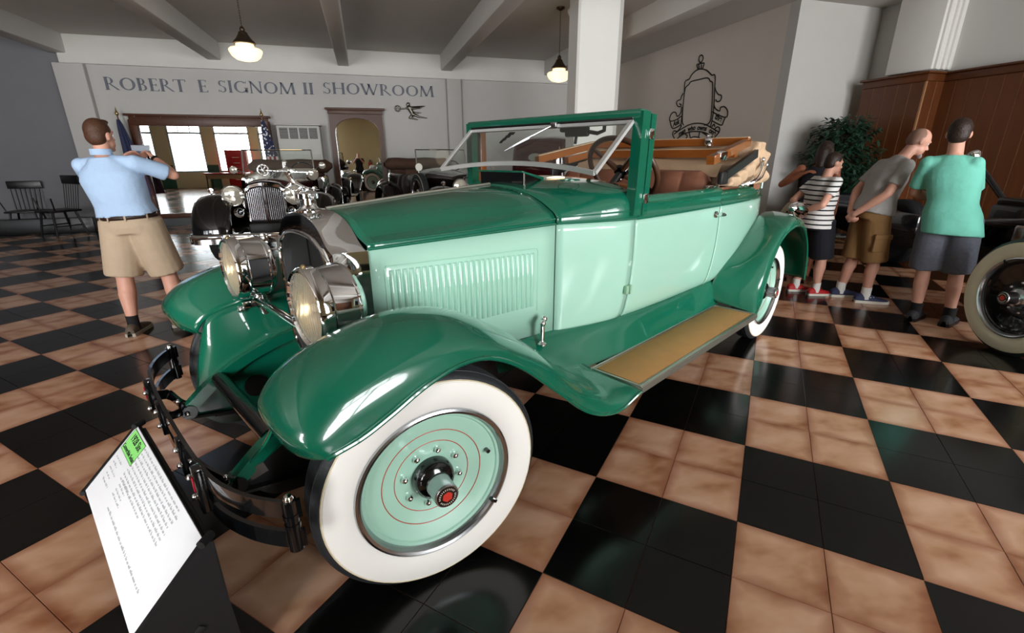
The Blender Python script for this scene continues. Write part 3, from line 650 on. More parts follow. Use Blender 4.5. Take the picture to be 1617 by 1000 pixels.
# ---- wheels
def make_wheel(parent, R=.40, disc=None, white=None, hubm=None, capm=None, lug=True, pins=True, tyre_name='wheel'):
    k = R / .40; prof = [(.268, -.045), (.30, -.066), (.335, -.075), (.37, -.07), (.388, -.055), (.397, -.044)]
    for a, b_ in ((-.044, -.030), (-.026, -.010), (-.006, .010), (.014, .028), (.032, .044)): prof += [(.4, a + .001), (.4, b_), (.394, b_ + .001), (.394, b_ + .003)]
    prof += [(.397, .046), (.388, .057), (.376, .066), (.36, .068), (.268, .04)]
    S = lambda p: [(r * k, h_ * k) for r, h_ in p]
    w = obj(tyre_name, MB().lathe(S(prof), 72), M_tyre, parent)
    obj('whitewall', MB().lathe(S([(.372, .0665), (.368, .0705), (.35, .0735), (.325, .0748), (.295, .070), (.27, .058)]), 72), white or M_ww, w)
    obj('whitewall_edge', MB().lathe(S([(.3765, .0655), (.3735, .069), (.371, .0665)]), 72), M_wwe, w)
    obj('rim_ring', MB().lathe(S([(.268, .05), (.276, .062), (.274, .070), (.267, .073), (.258, .069), (.252, .058), (.25, .045)]), 72), M_steel, w)
    obj('wheel_disc', MB().lathe(S([(.252, .046), (.24, .044), (.236, .038), (.232, .0375), (.20, .030), (.15, .018), (.11, .012), (.05, .012), (.001, .012)]), 64), disc or M_mint, w)
    obj('wheel_back', MB().lathe(S([(.27, -.05), (.2, -.04), (.1, -.06), (.001, -.06)]), 40), M_under, w)
    if pins:
        obj('pinstripe', MB().tube([(.180 * math.cos(a * PI / 36), .180 * math.sin(a * PI / 36), .0258) for a in range(72)], .0016, 6, closed=True), M_red_pin, w)
        obj('pinstripe', MB().tube([(.135 * math.cos(a * PI / 36), .135 * math.sin(a * PI / 36), .0158) for a in range(72)], .0016, 6, closed=True), M_red_pin, w)
    obj('hub', MB().lathe(S([(.074, .012), (.074, .032), (.069, .048), (.058, .060), (.043, .066), (.038, .08)]), 40), hubm or M_gblk, w)
    hc = obj('hub_cap', MB().lathe(S([(.041, .07), (.043, .075), (.041, .082), (.0425, .13), (.041, .138), (.039, .14), (.001, .14)]), 40), capm or M_steel, w)
    obj('cap_ring', MB().lathe(S([(.036, .1395), (.036, .1415), (.018, .1415), (.018, .1395)]), 36), M_gblk, hc)
    obj('cap_centre', MB().prism([(.0185 * k * math.cos(a * PI / 3), .0185 * k * math.sin(a * PI / 3)) for a in range(6)], .139 * k, .1425 * k), mat('red_enamel_badge', 'c8382c', .3), hc)
    mk = MB()
    for a in range(26):
        if a in (0, 13): continue
        an = a * 2 * PI / 26; mk.box((.0275 * k * math.cos(an), .0275 * k * math.sin(an), .1418 * k), (.006 * k, .0022 * k, .0008), Matrix.Rotation(an, 3, 'Z'))
    obj('cap_lettering', mk, M_ival, hc)
    if lug:
        lm = MB().lathe([(.011, 0), (.0115, .006), (.010, .014), (.006, .018), (.001, .019)], 12).mesh('lug_nut'); lm.materials.append(M_chrome)
        for a in range(8): obj('lug_nut', lm, None, w, loc=(.102 * k * math.cos(a * PI / 4 + .2), .102 * k * math.sin(a * PI / 4 + .2), .012 * k))
        obj('valve', MB().tube([(.205, -.03, .03), (.205, -.03, .05)], .008, 8), M_gblk, w)
        obj('rim_joint', MB().box((.263 * k, 0, .066 * k), (.026 * k, .012, .018), None), M_gblk, w, rot=(0, 0, -1.0))
    return w
TO_NEAR = Matrix.Rotation(PI / 2, 4, 'X'); TO_FAR = Matrix.Rotation(-PI / 2, 4, 'X')
steer = Matrix.Rotation(math.radians(-13), 4, 'Z')
w0 = make_wheel(CAR)
w0.matrix_local = Matrix.Translation((.012, -.707, .40)) @ steer @ TO_NEAR @ Matrix.Rotation(.35, 4, 'Z')
dup(w0, CAR, Matrix.Translation((0, .70, .40)) @ steer @ TO_FAR)
dup(w0, CAR, Matrix.Translation((3.28, -.685, .40)) @ TO_NEAR @ Matrix.Rotation(1.2, 4, 'Z'))
dup(w0, CAR, Matrix.Translation((3.28, .685, .40)) @ TO_FAR)

# ---- fenders
FF = [
 [(-.36,-.47,.70),(-.41,-.55,.715),(-.425,-.66,.72),(-.42,-.75,.72),(-.395,-.80,.715),(-.37,-.825,.715)],
 [(-.37,-.455,.725),(-.43,-.55,.79),(-.445,-.66,.80),(-.435,-.75,.79),(-.40,-.81,.765),(-.345,-.83,.722)],
 [(-.33,-.435,.775),(-.375,-.55,.865),(-.385,-.66,.875),(-.37,-.75,.86),(-.33,-.81,.81),(-.27,-.832,.735)],
 [(-.24,-.42,.81),(-.265,-.55,.92),(-.27,-.66,.93),(-.255,-.75,.91),(-.22,-.81,.855),(-.18,-.835,.768)],
 [(-.10,-.41,.83),(-.11,-.55,.955),(-.11,-.66,.968),(-.10,-.75,.945),(-.08,-.815,.89),(-.06,-.838,.817)],
 [(.06,-.41,.83),(.05,-.55,.955),(.05,-.66,.967),(.06,-.75,.945),(.07,-.82,.895),(.07,-.842,.843)],
 [(.2,-.415,.79),(.2,-.55,.915),(.20,-.66,.928),(.20,-.75,.905),(.20,-.82,.86),(.19,-.845,.822)],
 [(.36,-.43,.74),(.36,-.55,.825),(.36,-.66,.84),(.355,-.75,.82),(.345,-.82,.78),(.33,-.85,.74)],
 [(.52,-.45,.66),(.52,-.56,.715),(.52,-.66,.725),(.515,-.75,.71),(.505,-.83,.67),(.49,-.865,.60)],
 [(.70,-.47,.56),(.70,-.57,.575),(.70,-.66,.57),(.70,-.76,.55),(.695,-.85,.50),(.69,-.885,.43)],
 [(.86,-.52,.50),(.86,-.6,.48),(.86,-.69,.465),(.86,-.78,.45),(.86,-.88,.42),(.86,-.915,.375)],
 [(1.0,-.58,.47),(1.0,-.65,.455),(1.0,-.72,.45),(1.0,-.80,.447),(1.0,-.90,.445),(1.0,-.945,.432)]]
RF = [
 [(2.45,-.60,.50),(2.455,-.68,.48),(2.46,-.75,.47),(2.465,-.83,.46),(2.47,-.90,.45),(2.475,-.93,.435)],
 [(2.50,-.61,.60),(2.525,-.68,.59),(2.55,-.75,.575),(2.575,-.82,.56),(2.61,-.875,.54),(2.65,-.90,.50)],
 [(2.62,-.62,.70),(2.64,-.68,.70),(2.655,-.75,.695),(2.67,-.82,.685),(2.69,-.87,.665),(2.715,-.89,.63)],
 [(2.80,-.62,.79),(2.80,-.68,.80),(2.79,-.75,.81),(2.785,-.82,.81),(2.79,-.865,.80),(2.81,-.885,.775)],
 [(3.0,-.62,.90),(2.99,-.68,.915),(2.97,-.75,.92),(2.95,-.82,.92),(2.94,-.865,.905),(2.945,-.88,.88)],
 [(3.2,-.61,.985),(3.18,-.68,1.0),(3.16,-.75,1.0),(3.14,-.82,.985),(3.12,-.865,.965),(3.12,-.88,.93)],
 [(3.40,-.60,1.01),(3.40,-.68,1.02),(3.385,-.75,1.015),(3.37,-.82,1.0),(3.35,-.865,.975),(3.34,-.88,.935)],
 [(3.60,-.58,.95),(3.60,-.68,.965),(3.59,-.75,.955),(3.57,-.82,.935),(3.55,-.865,.905),(3.53,-.88,.865)],
 [(3.75,-.57,.80),(3.76,-.68,.81),(3.75,-.75,.80),(3.735,-.82,.785),(3.71,-.865,.76),(3.68,-.88,.72)],
 [(3.83,-.57,.62),(3.84,-.68,.62),(3.83,-.75,.615),(3.815,-.82,.605),(3.79,-.865,.59),(3.76,-.88,.57)],
 [(3.86,-.57,.43),(3.87,-.68,.43),(3.86,-.75,.43),(3.845,-.82,.43),(3.82,-.865,.43),(3.79,-.88,.43)]]
def fender(name, rows):
    G = crgrid(rows, 7, 5); b = MB().grid([[tuple(q) for q in r] for r in G])
    e = MB().tube([tuple(r[-1]) for r in G], .008, 8)
    for q, e_ in ((b, e), (mir(b), mir(e))):
        f = obj(name, q, M_dkg, CAR, smooth=70); md = f.modifiers.new('thickness', 'SOLIDIFY'); md.thickness = .006; md.offset = 0
        obj('rolled_edge', e_, M_dkg, f)
    return G
GF = fender('front_fender', FF); GR = fender('rear_fender', RF)
# valance between front fender and chassis horn
val = []
for (x0, z0), (xi, yi, zi) in zip(((-.46, .46), (-.38, .52), (-.24, .59), (-.08, .645), (.08, .66), (.3, .66)), ((-.36, -.47, .70), (-.33, -.435, .775), (-.24, -.42, .81), (-.10, -.41, .83), (.06, -.41, .83), (.3, -.425, .76))):
    val.append([(xi, yi, zi), (xi * .6 + x0 * .4, yi * .7 - .33 * .3, zi * .55 + z0 * .45), (xi * .25 + x0 * .75, -.36, zi * .2 + z0 * .8), (x0, -.325, z0), (x0 + .01, -.328, z0 - .03 - .10 * max(0, x0 + .46))])
for q in both('fender_valance', MB().grid([[tuple(v) for v in r] for r in crgrid(val, 5, 4)]), M_dkg, smooth=70):
    md = q.modifiers.new('thickness', 'SOLIDIFY'); md.thickness = .006; md.offset = 0
for s in (-1, 1):
    rows = [[(x0, s * .322, zt_), (x0, s * .324, (zt_ + zb_) / 2), (x0 + .004, s * .322, zb_)] for x0, zt_, zb_ in ((-.475, .45, .415), (-.39, .51, .325), (-.29, .565, .30), (-.17, .615, .278), (0, .65, .27), (.3, .655, .30))]
    G_ = crgrid(rows, 5, 3); obj('inner_splash_panel', MB().grid([[tuple(v) for v in r] for r in G_]), M_dkg, CAR, smooth=70)
    obj('wheel_well_liner', MB().grid([[(v[0], v[1] + s * .006, v[2]) for v in r] for r in G_]), M_under, CAR, smooth=70)
hp = cr([(-.50, -.326, .425), (-.46, -.326, .46), (-.36, -.325, .535), (-.2, -.322, .61), (0, -.32, .655), (.3, -.32, .655)], 5)
both('chassis_horn', MB().tube([tuple(q) for q in hp], 1, flat=(.022, .022)), M_dkg)
both('horn_eye', MB().lathe([(.001, -.03), (.03, -.03), (.03, .03), (.001, .03)], 16, Matrix.Translation((-.49, -.326, .43)) @ AX_Y), M_gblk)
# ---- running boards and splash aprons
rb = MB(); rb.bbox((1.725, -.808, .44), (1.45, .275, .02), .004)
for q in both('running_board', rb, M_alu):
    s = -1 if q.data.vertices[0].co.y < 0 else 1
    obj('mat', MB().bbox((1.725, s * .80, .4505), (1.40, .235, .006), .002), M_mat_tan, q)
    for yy, w in ((.94, .012), (.667, .010)): obj('edge_strip', MB().bbox((1.725, s * yy, .452), (1.45, w, .010), .003), M_alu, q)
    obj('edge_strip', MB().bbox((1.007, s * .805, .452), (.012, .27, .010), .003), M_alu, q); obj('edge_strip', MB().bbox((2.443, s * .805, .452), (.012, .27, .010), .003), M_alu, q)
    for k in range(3): obj('edge_bead', MB().tube([(1.0, s * .948, .446 - .009 * k), (2.45, s * .948, .446 - .009 * k)], .0045, 8), M_alu, q)
ap = [[(x, -lerp(x, (.62, .96, 1.4, 2.6), (.43, .45, .56, .585)), .615), (x, -lerp(x, (.62, .96, 1.4, 2.6), (.46, .50, .60, .615)), .585), (x, -lerp(x, (.62, .96, 1.4, 2.6), (.47, .575, .645, .65)), .50 if x > .9 else .56), (x, -lerp(x, (.62, .96, 1.4, 2.6), (.48, .63, .67, .67)), .448 if x > .9 else .52)] for x in (.55, .75, .96, 1.1, 1.4, 1.8, 2.2, 2.5)]
both('splash_apron', MB().grid([[tuple(v) for v in r] for r in crgrid(ap, 4, 4)]), M_dkg, smooth=60)
# ---- body panels
PLAN = cr([(.955, .455), (1.08, .512), (1.22, .573), (1.38, .622), (1.7, .643), (2.1, .65), (2.5, .65), (2.9, .638), (3.15, .615), (3.32, .575), (3.42, .50), (3.475, .38), (3.495, .2), (3.5, 0)], 10)
def strip(x0, x1, prof, end=False):
    P = [q for q in PLAN if x0 - 1e-6 <= q[0] <= x1 + 1e-6]
    f = lambda x: np.array([x, np.interp(x, PLAN[:110, 0], PLAN[:110, 1])])
    if x1 < 3.3: P = [f(x0)] + [q for q in P if x0 + .01 < q[0] < x1 - .01] + [f(x1)]
    elif P[0][0] > x0 + .005: P = [f(x0)] + P
    rows = []
    for i, q in enumerate(P):
        a, c = P[max(0, i - 1)], P[min(len(P) - 1, i + 1)]; t = (c - a) / np.linalg.norm(c - a); n = np.array([-t[1], t[0]])
        if n[1] < 0: n = -n
        if q[1] < .01: n = np.array([1., 0])
        if abs(n[1]) < .95 and q[0] > 3: n = np.array([abs(t[1]), abs(t[0])])
        row = []
        for ins, z in prof: p = q - n * ins; row.append((p[0], -max(p[1], 0), z))
        rows.append(row)
    return MB().grid(rows)
low = [(.055, .605), (.035, .64), (.018, .72), (.006, .82), (0, .93), (0, 1.04), (.003, 1.138)]
low = [tuple(q) for q in cr(low, 3)]
cow = [(.0, .605), (0, .8), (0, 1.138)]
lowd = lambda k: [(i * k, z) for i, z in low]
# cowl side tucks progressively towards the door
def strip_blend(x0, x1):
    rows = []; n = 10
    for i in range(n + 1):
        x = x0 + (x1 - x0) * i / n; k = ((x - .955) / .43) ** 1.2 if x > .955 else 0
        hw = np.interp(x, PLAN[:110, 0], PLAN[:110, 1]); rows.append([(x, -(hw - ins * k), z) for ins, z in low])
    return MB().grid(rows)
both('cowl_side', strip_blend(.959, 1.377), M_mint, smooth=60, solid=.012)
doors = both('door', strip(1.385, 2.36, low), M_mint, smooth=60, solid=.012)
both('rear_quarter', strip(2.366, 3.5, low), M_mint, smooth=60, solid=.012)
# hood sides with louvres
HX = (.062, .952)
def hood_hw(x): return lerp(x, (.06, .955), (.322, .455))
hs = MB().grid([[(x, -hood_hw(x), z) for z in (.60, .8, 1.0, lerp(x, (.06, .955), (1.122, 1.138)))] for x in np.linspace(HX[0], HX[1], 12)])
hoods = both('hood_side', hs, M_mint, solid=.01)
ang = math.atan2(.455 - .322, .955 - .06)
lv_me = MB(); zl, zh = .765, 1.02
sec = [(-.011, 0), (-.009, .006), (-.003, .0095), (.004, .0085), (.008, .003), (.009, 0)]
rows = []
for z, k in ((0, .15), (.008, .7), (.02, 1), (.5, 1), (.98, 1), (.992, .7), (1, .15)): rows.append([(a, -b_ * k, z) for a, b_ in sec])
lv_me.grid(rows); lvm = lv_me.mesh('louver'); lvm.materials.append(M_mint); lvm.polygons.foreach_set('use_smooth', [True] * len(lvm.polygons))
for s, hd in zip((-1, 1), hoods):
    for k in range(26):
        x = .145 + .0268 * k; z0 = lerp(x, (.14, .82), (.755, .765)); z1 = lerp(x, (.14, .82), (1.038, 1.022))
        o = obj('louver', lvm, None, hd, loc=(x, s * hood_hw(x), z0), rot=(0, 0, -ang if s < 0 else PI + ang)); o.scale = (1, 1, z1 - z0)
    fr = [(.118, 1.055), (.835, 1.038)]; 
    obj('louver_panel_bead', MB().tube([(x, s * (hood_hw(x) + .0005), z) for x, z in ((.118, .74), (.118, 1.045), (.125, 1.056), (.84, 1.040), (.848, 1.03), (.848, .74))], .003, 6), M_mint, hd)
# hood top and cowl top
PH = [(1.0, 0), (1.0, .10), (.985, .16), (.93, .225), (.83, .32), (.74, .46), (.60, .68), (.40, .87), (.2, .965), (0, 1)]
PC = [(1.0, 0), (1.0, .16), (.995, .32), (.975, .50), (.92, .66), (.84, .78), (.66, .90), (.44, .96), (.22, .99), (0, 1)]
def top_rows(xs, full=True):
    rows = []
    for x in xs:
        if x <= .955: hw, zb, zt, k = hood_hw(x), lerp(x, (.06, .955), (1.124, 1.14)), lerp(x, (.06, .5, .955), (1.243, 1.276, 1.302)), lerp(x, (.06, .3, .955), (0, 0, .45))
        else: hw, zb, zt, k = float(np.interp(x, PLAN[:110, 0], PLAN[:110, 1])), 1.14, lerp(x, (.955, 1.15, 1.4), (1.303, 1.325, 1.338)), lerp(x, (.955, 1.3), (.45, 1))
        half = [((1 - k) * a[0] + k * b_[0], (1 - k) * a[1] + k * b_[1]) for a, b_ in zip(PH, PC)]
        hc = cr(half, 3); pts = [(x, -q[0] * hw, zb + q[1] * (zt - zb)) for q in hc]
        rows.append(pts + [(p[0], -p[1], p[2]) for p in pts[-2::-1]])
    return rows
obj('hood_top', MB().grid(top_rows(np.linspace(.064, .949, 26))), M_dkg, CAR, smooth=60, solid=.008)
cowl = obj('cowl_top', MB().grid(top_rows(np.linspace(.958, 1.40, 16))), M_dkg, CAR, smooth=60, solid=.008)
obj('hood_hinge', MB().tube([(.07, 0, 1.247), (.5, 0, 1.280), (.955, 0, 1.306)], .007, 8), M_alu, CAR)
both('belt_bead', MB().tube([(x, -hood_hw(x) - .002, lerp(x, (.06, .955), (1.126, 1.142))) for x in np.linspace(.064, .95, 8)], .006, 8), M_dkg)
both('belt_bead', MB().tube([(x, -hood_hw(x) - .001, lerp(x, (.06, .955), (1.143, 1.165))) for x in np.linspace(.064, .95, 8)], .004, 8), M_dkg)
# green band above the mint
up1 = [(-.003, 1.136), (-.006, 1.142), (-.003, 1.15), (.004, 1.156), (.008, 1.19), (.008, 1.215), (.002, 1.221), (.004, 1.228), (.012, 1.245), (.03, 1.252), (.05, 1.25), (.06, 1.24)]
both('door_band', strip(1.385, 2.36, up1), M_dkg, smooth=50)
up2 = [(-.003, 1.136), (-.006, 1.142), (-.003, 1.15), (.004, 1.156), (.010, 1.19), (.014, 1.21), (.026, 1.225), (.045, 1.23), (.06, 1.225)]
both('rear_band', strip(2.366, 3.5, up2), M_dkg, smooth=50)
both('cowl_bead', MB().tube([(x, -float(np.interp(x, PLAN[:110, 0], PLAN[:110, 1])) - .002, 1.143) for x in np.linspace(.96, 1.38, 8)], .006, 8), M_dkg)
both('cowl_bead', MB().tube([(x, -float(np.interp(x, PLAN[:110, 0], PLAN[:110, 1])) - .001, lerp(x, (.96, 1.38), (1.170, 1.185))) for x in np.linspace(.96, 1.38, 8)], .004, 8), M_dkg)
# dark body core that closes the seams
core = MB()
core.grid([[(x, -hw, .60), (x, -hw, 1.12), (x, hw, 1.12), (x, hw, .60)] for x, hw in ((.06, .30), (.95, .425), (1.36, .56))], cv=True)
core.bbox((1.36, 0, .9), (.03, 1.1, .6), .004); core.bbox((2.2, 0, .60), (2.4, .9, .06), .01)
obj('body_core', core, M_under, CAR)
ch = MB(); ch.bbox((1.7, -.36, .52), (3.7, .06, .14), .01); ch.bbox((1.7, .36, .52), (3.7, .06, .14), .01); ch.bbox((.6, 0, .45), (.6, .5, .2), .03); ch.bbox((2.0, 0, .45), (2.4, .5, .1), .03); ch.bbox((3.28, 0, .40), (.12, 1.1, .12), .04); ch.bbox((3.6, 0, .62), (.3, .9, .2), .05)
obj('chassis_frame', ch, M_under, CAR)
ax = MB(); ax.tube([(0, -.62, .38), (0, -.45, .33), (0, 0, .32), (0, .45, .33), (0, .62, .38)], .035, 10); ax.tube([(.12, -.6, .34), (.12, .6, .34)], .014, 8)
obj('front_axle', ax, M_under, CAR)
for s in (-1, 1):
    sp = MB()
    for k in range(5): L_ = 1 - .16 * k; sp.tube([tuple(q) for q in cr([(-.48 * L_ , s * .33, .40 + .0 * k - .012 * k - (.07 if k else 0) * (1 - L_)), (-.2 * L_, s * .33, .345 - .012 * k), (0, s * .33, .335 - .012 * k), (.3 * L_, s * .33, .36 - .012 * k), (.52 * L_, s * .33, .42 - .03 * k)], 4)], 1, flat=(.028, .005))
    obj('leaf_spring', sp, M_under, CAR)
    obj('shock_absorber', MB().lathe([(.001, -.03), (.05, -.03), (.055, 0), (.05, .03), (.001, .03)], 16, Matrix.Translation((-.22, s * .345, .45)) @ AX_Y).tube([(-.22, s * .38, .45), (-.05, s * .4, .42), (-.04, s * .4, .34)], .014, 8), M_under, CAR)
obj('cross_tube', MB().tube([(-.357, -.31, .535), (-.357, .31, .535)], .032, 16), M_gblk, CAR)
# brake drum darkness inside the arches
# ---- radiator
def half_out(hw, zs, zt, zb):   # outline of radiator shell, half (y>=0) from bottom centre to top centre
    return [(0, zb), (hw * .62, zb), (hw * .9, zb + .05), (hw, zb + .13), (hw, (zs + zb) / 2), (hw, zs - .02), (hw * .985, zs + .0), (hw * .86, zs + .018), (hw * .79, zs + .035), (hw * .62, zt - .045), (hw * .42, zt - .017), (hw * .2, zt - .004), (0, zt)]
def full(h_): return [(y, z) for y, z in h_] + [(-y, z) for y, z in h_[-2:0:-1]]
def dens(h_): 
    q = cr(h_[:4], 3)[:-1].tolist() + cr(h_[3:7], 3)[:-1].tolist() + cr(h_[6:], 4).tolist(); return [tuple(v) for v in q]
oR = full(dens(half_out(.328, 1.118, 1.248, .60))); oF = full(dens(half_out(.278, 1.115, 1.244, .60)))
oi = [(0, .625), (.13, .625), (.20, .68), (.217, .74), (.217, .9), (.217, 1.04), (.212, 1.075), (.19, 1.11), (.165, 1.128), (.125, 1.148), (.08, 1.158), (.04, 1.162), (0, 1.163)]
iF = full(dens(oi))
X3 = lambda o, x: [(x, y, z) for y, z in o]
shell = MB().grid([X3(oR, .062), X3(oF, -.035), X3([(y * .985, (z - .92) * .985 + .92) for y, z in oF], -.046), X3([(y * 1.05, (z - .9) * 1.03 + .9) for y, z in iF], -.050), X3(iF, -.045), X3(iF, -.01)], cv=True)
RAD = obj('radiator_shell', shell, M_chrome, CAR, smooth=32)
obj('grille_frame', MB().tube([(-.052, y * 1.02, (z - .9) * 1.012 + .9) for y, z in iF], .0075, 8, closed=True), M_chrome, RAD)
obj('grille_core', MB().add([(-.018, y, z) for y, z in iF], [tuple(range(len(iF)))]), M_core, RAD, smooth=0)
gm = MB()
for k in range(43): 
    y = -.21 + .01 * k; zt_ = np.interp(abs(y), [q[0] for q in oi[::-1]], [q[1] for q in oi[::-1]]) if abs(y) < .217 else 1.03; gm.box((-.021, y, (.66 + zt_) / 2), (.006, .0018, zt_ - .66))
obj('grille_mesh', gm, mat('grille_mesh_black', '0a0b0d', .6), RAD, smooth=0)
# filler cap with mascot
cap = obj('filler_cap', MB().lathe([(.001, 1.232), (.048, 1.236), (.05, 1.246), (.036, 1.252), (.030, 1.262), (.030, 1.285), (.036, 1.290), (.036, 1.308), (.030, 1.316), (.016, 1.321), (.001, 1.322)], 28), M_chrome, CAR)
cap.location = (.005, 0, 0)
for k in range(10): a = k * PI / 5; obj('cap_flute', MB().tube([(.036 * math.cos(a), .036 * math.sin(a), 1.291), (.036 * math.cos(a), .036 * math.sin(a), 1.307)], .005, 6), M_chrome, cap)
for s in (-1, 1): obj('cap_wing', MB().sphere((0, s * .043, 1.297), (.012, .014, .01), 12, 8), M_chrome, cap)
g = winged_figure(.30); g.v = [(x * 1.0 - .0, y * 1.0, z + 0) for x, y, z in g.v]
g.tube([(.02, 0, -.045), (.04, 0, -.065), (.05, 0, -.085)], [.008, .009, .012], 10)
mas = robj('mascot', g, .0028, M_chrome, cap, 1); mas.location = (-.045, 0, 1.378); mas.rotation_euler = (0, .1, 0)
obj('mascot_post', MB().tube([(.0, 0, 1.312), (.003, 0, 1.32), (.004, 0, 1.33)], [.014, .011, .014], 10), M_chrome, cap)
# ---- headlamps
def headlamp(s):
    M = Matrix.Translation((-.215, s * .402, .98)) @ Matrix.Rotation(PI / 2, 4, 'Y')
    h_ = obj('headlamp', MB().lathe([(0.118, 0.006), (0.127, -0.003), (0.134, 0.004), (0.1365, 0.018), (0.136, 0.04), (0.131, 0.046), (0.129, 0.05), (0.129, 0.1241), (0.133, 0.1264), (0.133, 0.1327), (0.128, 0.1358), (0.12, 0.1475), (0.1, 0.1631), (0.07, 0.1748), (0.03, 0.1803), (0.001, 0.181)], 56, M), M_chrome, CAR)
    obj('reflector', MB().lathe([(.118, .01), (.10, .04), (.06, .07), (.001, .085)], 40, M), M_refl, h_)
    ln = MB(); rows = []
    for r in (.001, .03, .06, .09, .119): rows.append([M @ Vector((r * math.cos(2 * PI * k / 72), r * math.sin(2 * PI * k / 72), -.012 + .9 * r * r)) for k in range(72)])
    obj('lens', ln.grid(rows, cv=True), M_lens, h_)
    obj('bulb', MB().sphere(M @ Vector((0, 0, .035)), .016, 12, 8), mat('lamp_bulb_glass', 'fff3da', .1, spec=.6), h_)
    obj('rim_screw', MB().sphere((-.20, s * .402, 1.117), .008, 8, 6), M_gold, h_)
    st = MB().lathe([(.022, .80), (.035, .825), (.03, .85), (.035, .86)], 20, Matrix.Translation((-.115, s * .402, 0))); st.tube([(-.115, s * .402, .80), (-.10, s * .41, .74), (-.06, s * .42, .70)], [.026, .022, .03], 14)
    st.bbox((-.16, s * .402, .815), (.07, .05, .035), .01); st.sphere((-.20, s * .40, .795), .017, 12, 8)
    obj('lamp_stand', st, M_chrome, h_)
headlamp(-1); headlamp(1)
obj('lamp_tie_bar', MB().tube([(-.13, -.39, .825), (-.135, 0, .83), (-.13, .39, .825)], .018, 14), M_chrome, CAR)
# ---- bumper: two sprung black bars with clamps
BP = cr([(-.40, -.755, 0), (-.455, -.735, 0), (-.52, -.64, 0), (-.563, -.52, 0), (-.578, -.39, 0), (-.585, -.2, 0), (-.587, 0, 0)], 6)
BP = np.vstack([BP, BP[-2::-1] * np.array([1, -1, 1])])
bumper = obj('bumper', MB().tube([(x, y, .555) for x, y, _ in BP[3:-3]], 1, flat=(.006, .027)), M_gblk, CAR)
obj('bumper_bar', MB().tube([(x, y, .458) for x, y, _ in BP[3:-3]], 1, flat=(.006, .027)), M_gblk, bumper)
for s in (-1, 1):
    obj('bumper_end', MB().tube([(-.452, s * .738, .425), (-.452, s * .738, .585)], .019, 16), M_gblk, bumper)
    obj('end_nut', MB().lathe([(.014, .585), (.014, .592), (.010, .598), (.001, .60)], 12, Matrix.Translation((-.452, s * .738, 0))), M_chrome, bumper)
    for k in range(2): obj('end_ring', MB().lathe([(.021, .50 + .03 * k), (.021, .512 + .03 * k)], 16, Matrix.Translation((-.452, s * .738, 0))), M_gblk, bumper)
    obj('clamp', MB().bbox((-.59, s * .40, .506), (.028, .045, .155), .006), M_gblk, bumper)
    obj('red_insert', MB().bbox((-.606, s * .40, .53), (.004, .012, .05), .001), mat('red_reflector', '9b1226', .3), bumper)
    for zz in (.47, .54): obj('bolt', MB().sphere((-.607, s * .37, zz), .010, 10, 8), M_chrome, bumper)
    obj('clamp', MB().bbox((-.592, s * .17, .506), (.02, .035, .14), .005), M_gblk, bumper)
    for zz in (.475, .535): obj('bolt', MB().sphere((-.605, s * .17, zz), .010, 10, 8), M_chrome, bumper)
    obj('bracket', MB().tube([tuple(q) for q in cr([(-.58, s * .40, .505), (-.53, s * .43, .48), (-.50, s * .36, .45), (-.47, s * .34, .44), (-.40, s * .345, .46)], 5)], 1, flat=(.006, .02)), M_gblk, bumper)
    obj('bracket', MB().tube([tuple(q) for q in cr([(-.58, s * .17, .505), (-.55, s * .24, .47), (-.51, s * .31, .44)], 5)], 1, flat=(.005, .016)), M_gblk, bumper)
    for q in ((-.515, s * .345, .475), (-.50, s * .29, .43)): obj('bolt', MB().sphere(q, .010, 10, 8), M_chrome, bumper)
# ---- windscreen
WS = obj('windscreen_frame', MB().bbox((1.375, 0, 1.628), (.075, 1.26, .045), .012), M_dkg, CAR)
for s in (-1, 1):
    obj('windscreen_post', MB().tube([(1.365, s * .61, 1.16), (1.37, s * .612, 1.3), (1.375, s * .615, 1.64)], 1, flat=(.026, .034), up=(1, 0, 0)), M_dkg, WS)
    obj('door_post', MB().tube([(1.425, s * .622, 1.16), (1.432, s * .622, 1.3), (1.437, s * .624, 1.63)], 1, flat=(.020, .022), up=(1, 0, 0)), M_dkg, WS)
    obj('post_trim', MB().bbox((1.415, s * .575, 1.41), (.05, .03, .38), .006), M_bow, WS)
    for zz in (1.54, 1.24): obj('hinge', MB().bbox((1.415, s * .645, zz), (.035, .02, .05), .005), M_chrome, WS)
    obj('post_gap_trim', MB().tube([(1.405, s * .632, 1.22), (1.41, s * .634, 1.62)], .004, 6), M_chrome, WS)
obj('rubber_seal', MB().bbox((1.345, 0, 1.606), (.02, 1.18, .02), .004), M_gblk, WS)
top = [(1.337, y, 1.596) for y in np.linspace(-.585, .585, 13)]
def pane(u, v):   # u across -1..1, v 0 top..1 bottom
    d = Vector((1.075 - 1.337, 0, 1.368 - 1.596)); L_ = 1 - .17 * (1 - u * u); return Vector((1.337, u * lerp(v, (0, 1), (.585, .572)), 1.596)) + d * v * L_
PN = obj('windscreen_glass', MB().grid([[pane(u, v) for u in np.linspace(-1, 1, 25)] for v in (0, .25, .5, .75, 1)]), M_glass, WS, smooth=60)
obj('screen_bottom_rail', MB().tube([pane(u, 1) for u in np.linspace(-1, 1, 33)], 1, flat=(.006, .011), up=(-.2, 0, 1)), M_satin, PN)
obj('screen_top_rail', MB().tube([pane(u, .02) for u in np.linspace(-1, 1, 5)], 1, flat=(.006, .010)), M_satin, PN)
for s in (-1, 1): obj('screen_side_rail', MB().tube([pane(s, v) for v in np.linspace(0, 1, 5)], 1, flat=(.008, .011), up=(0, 1, 0)), M_satin, PN)
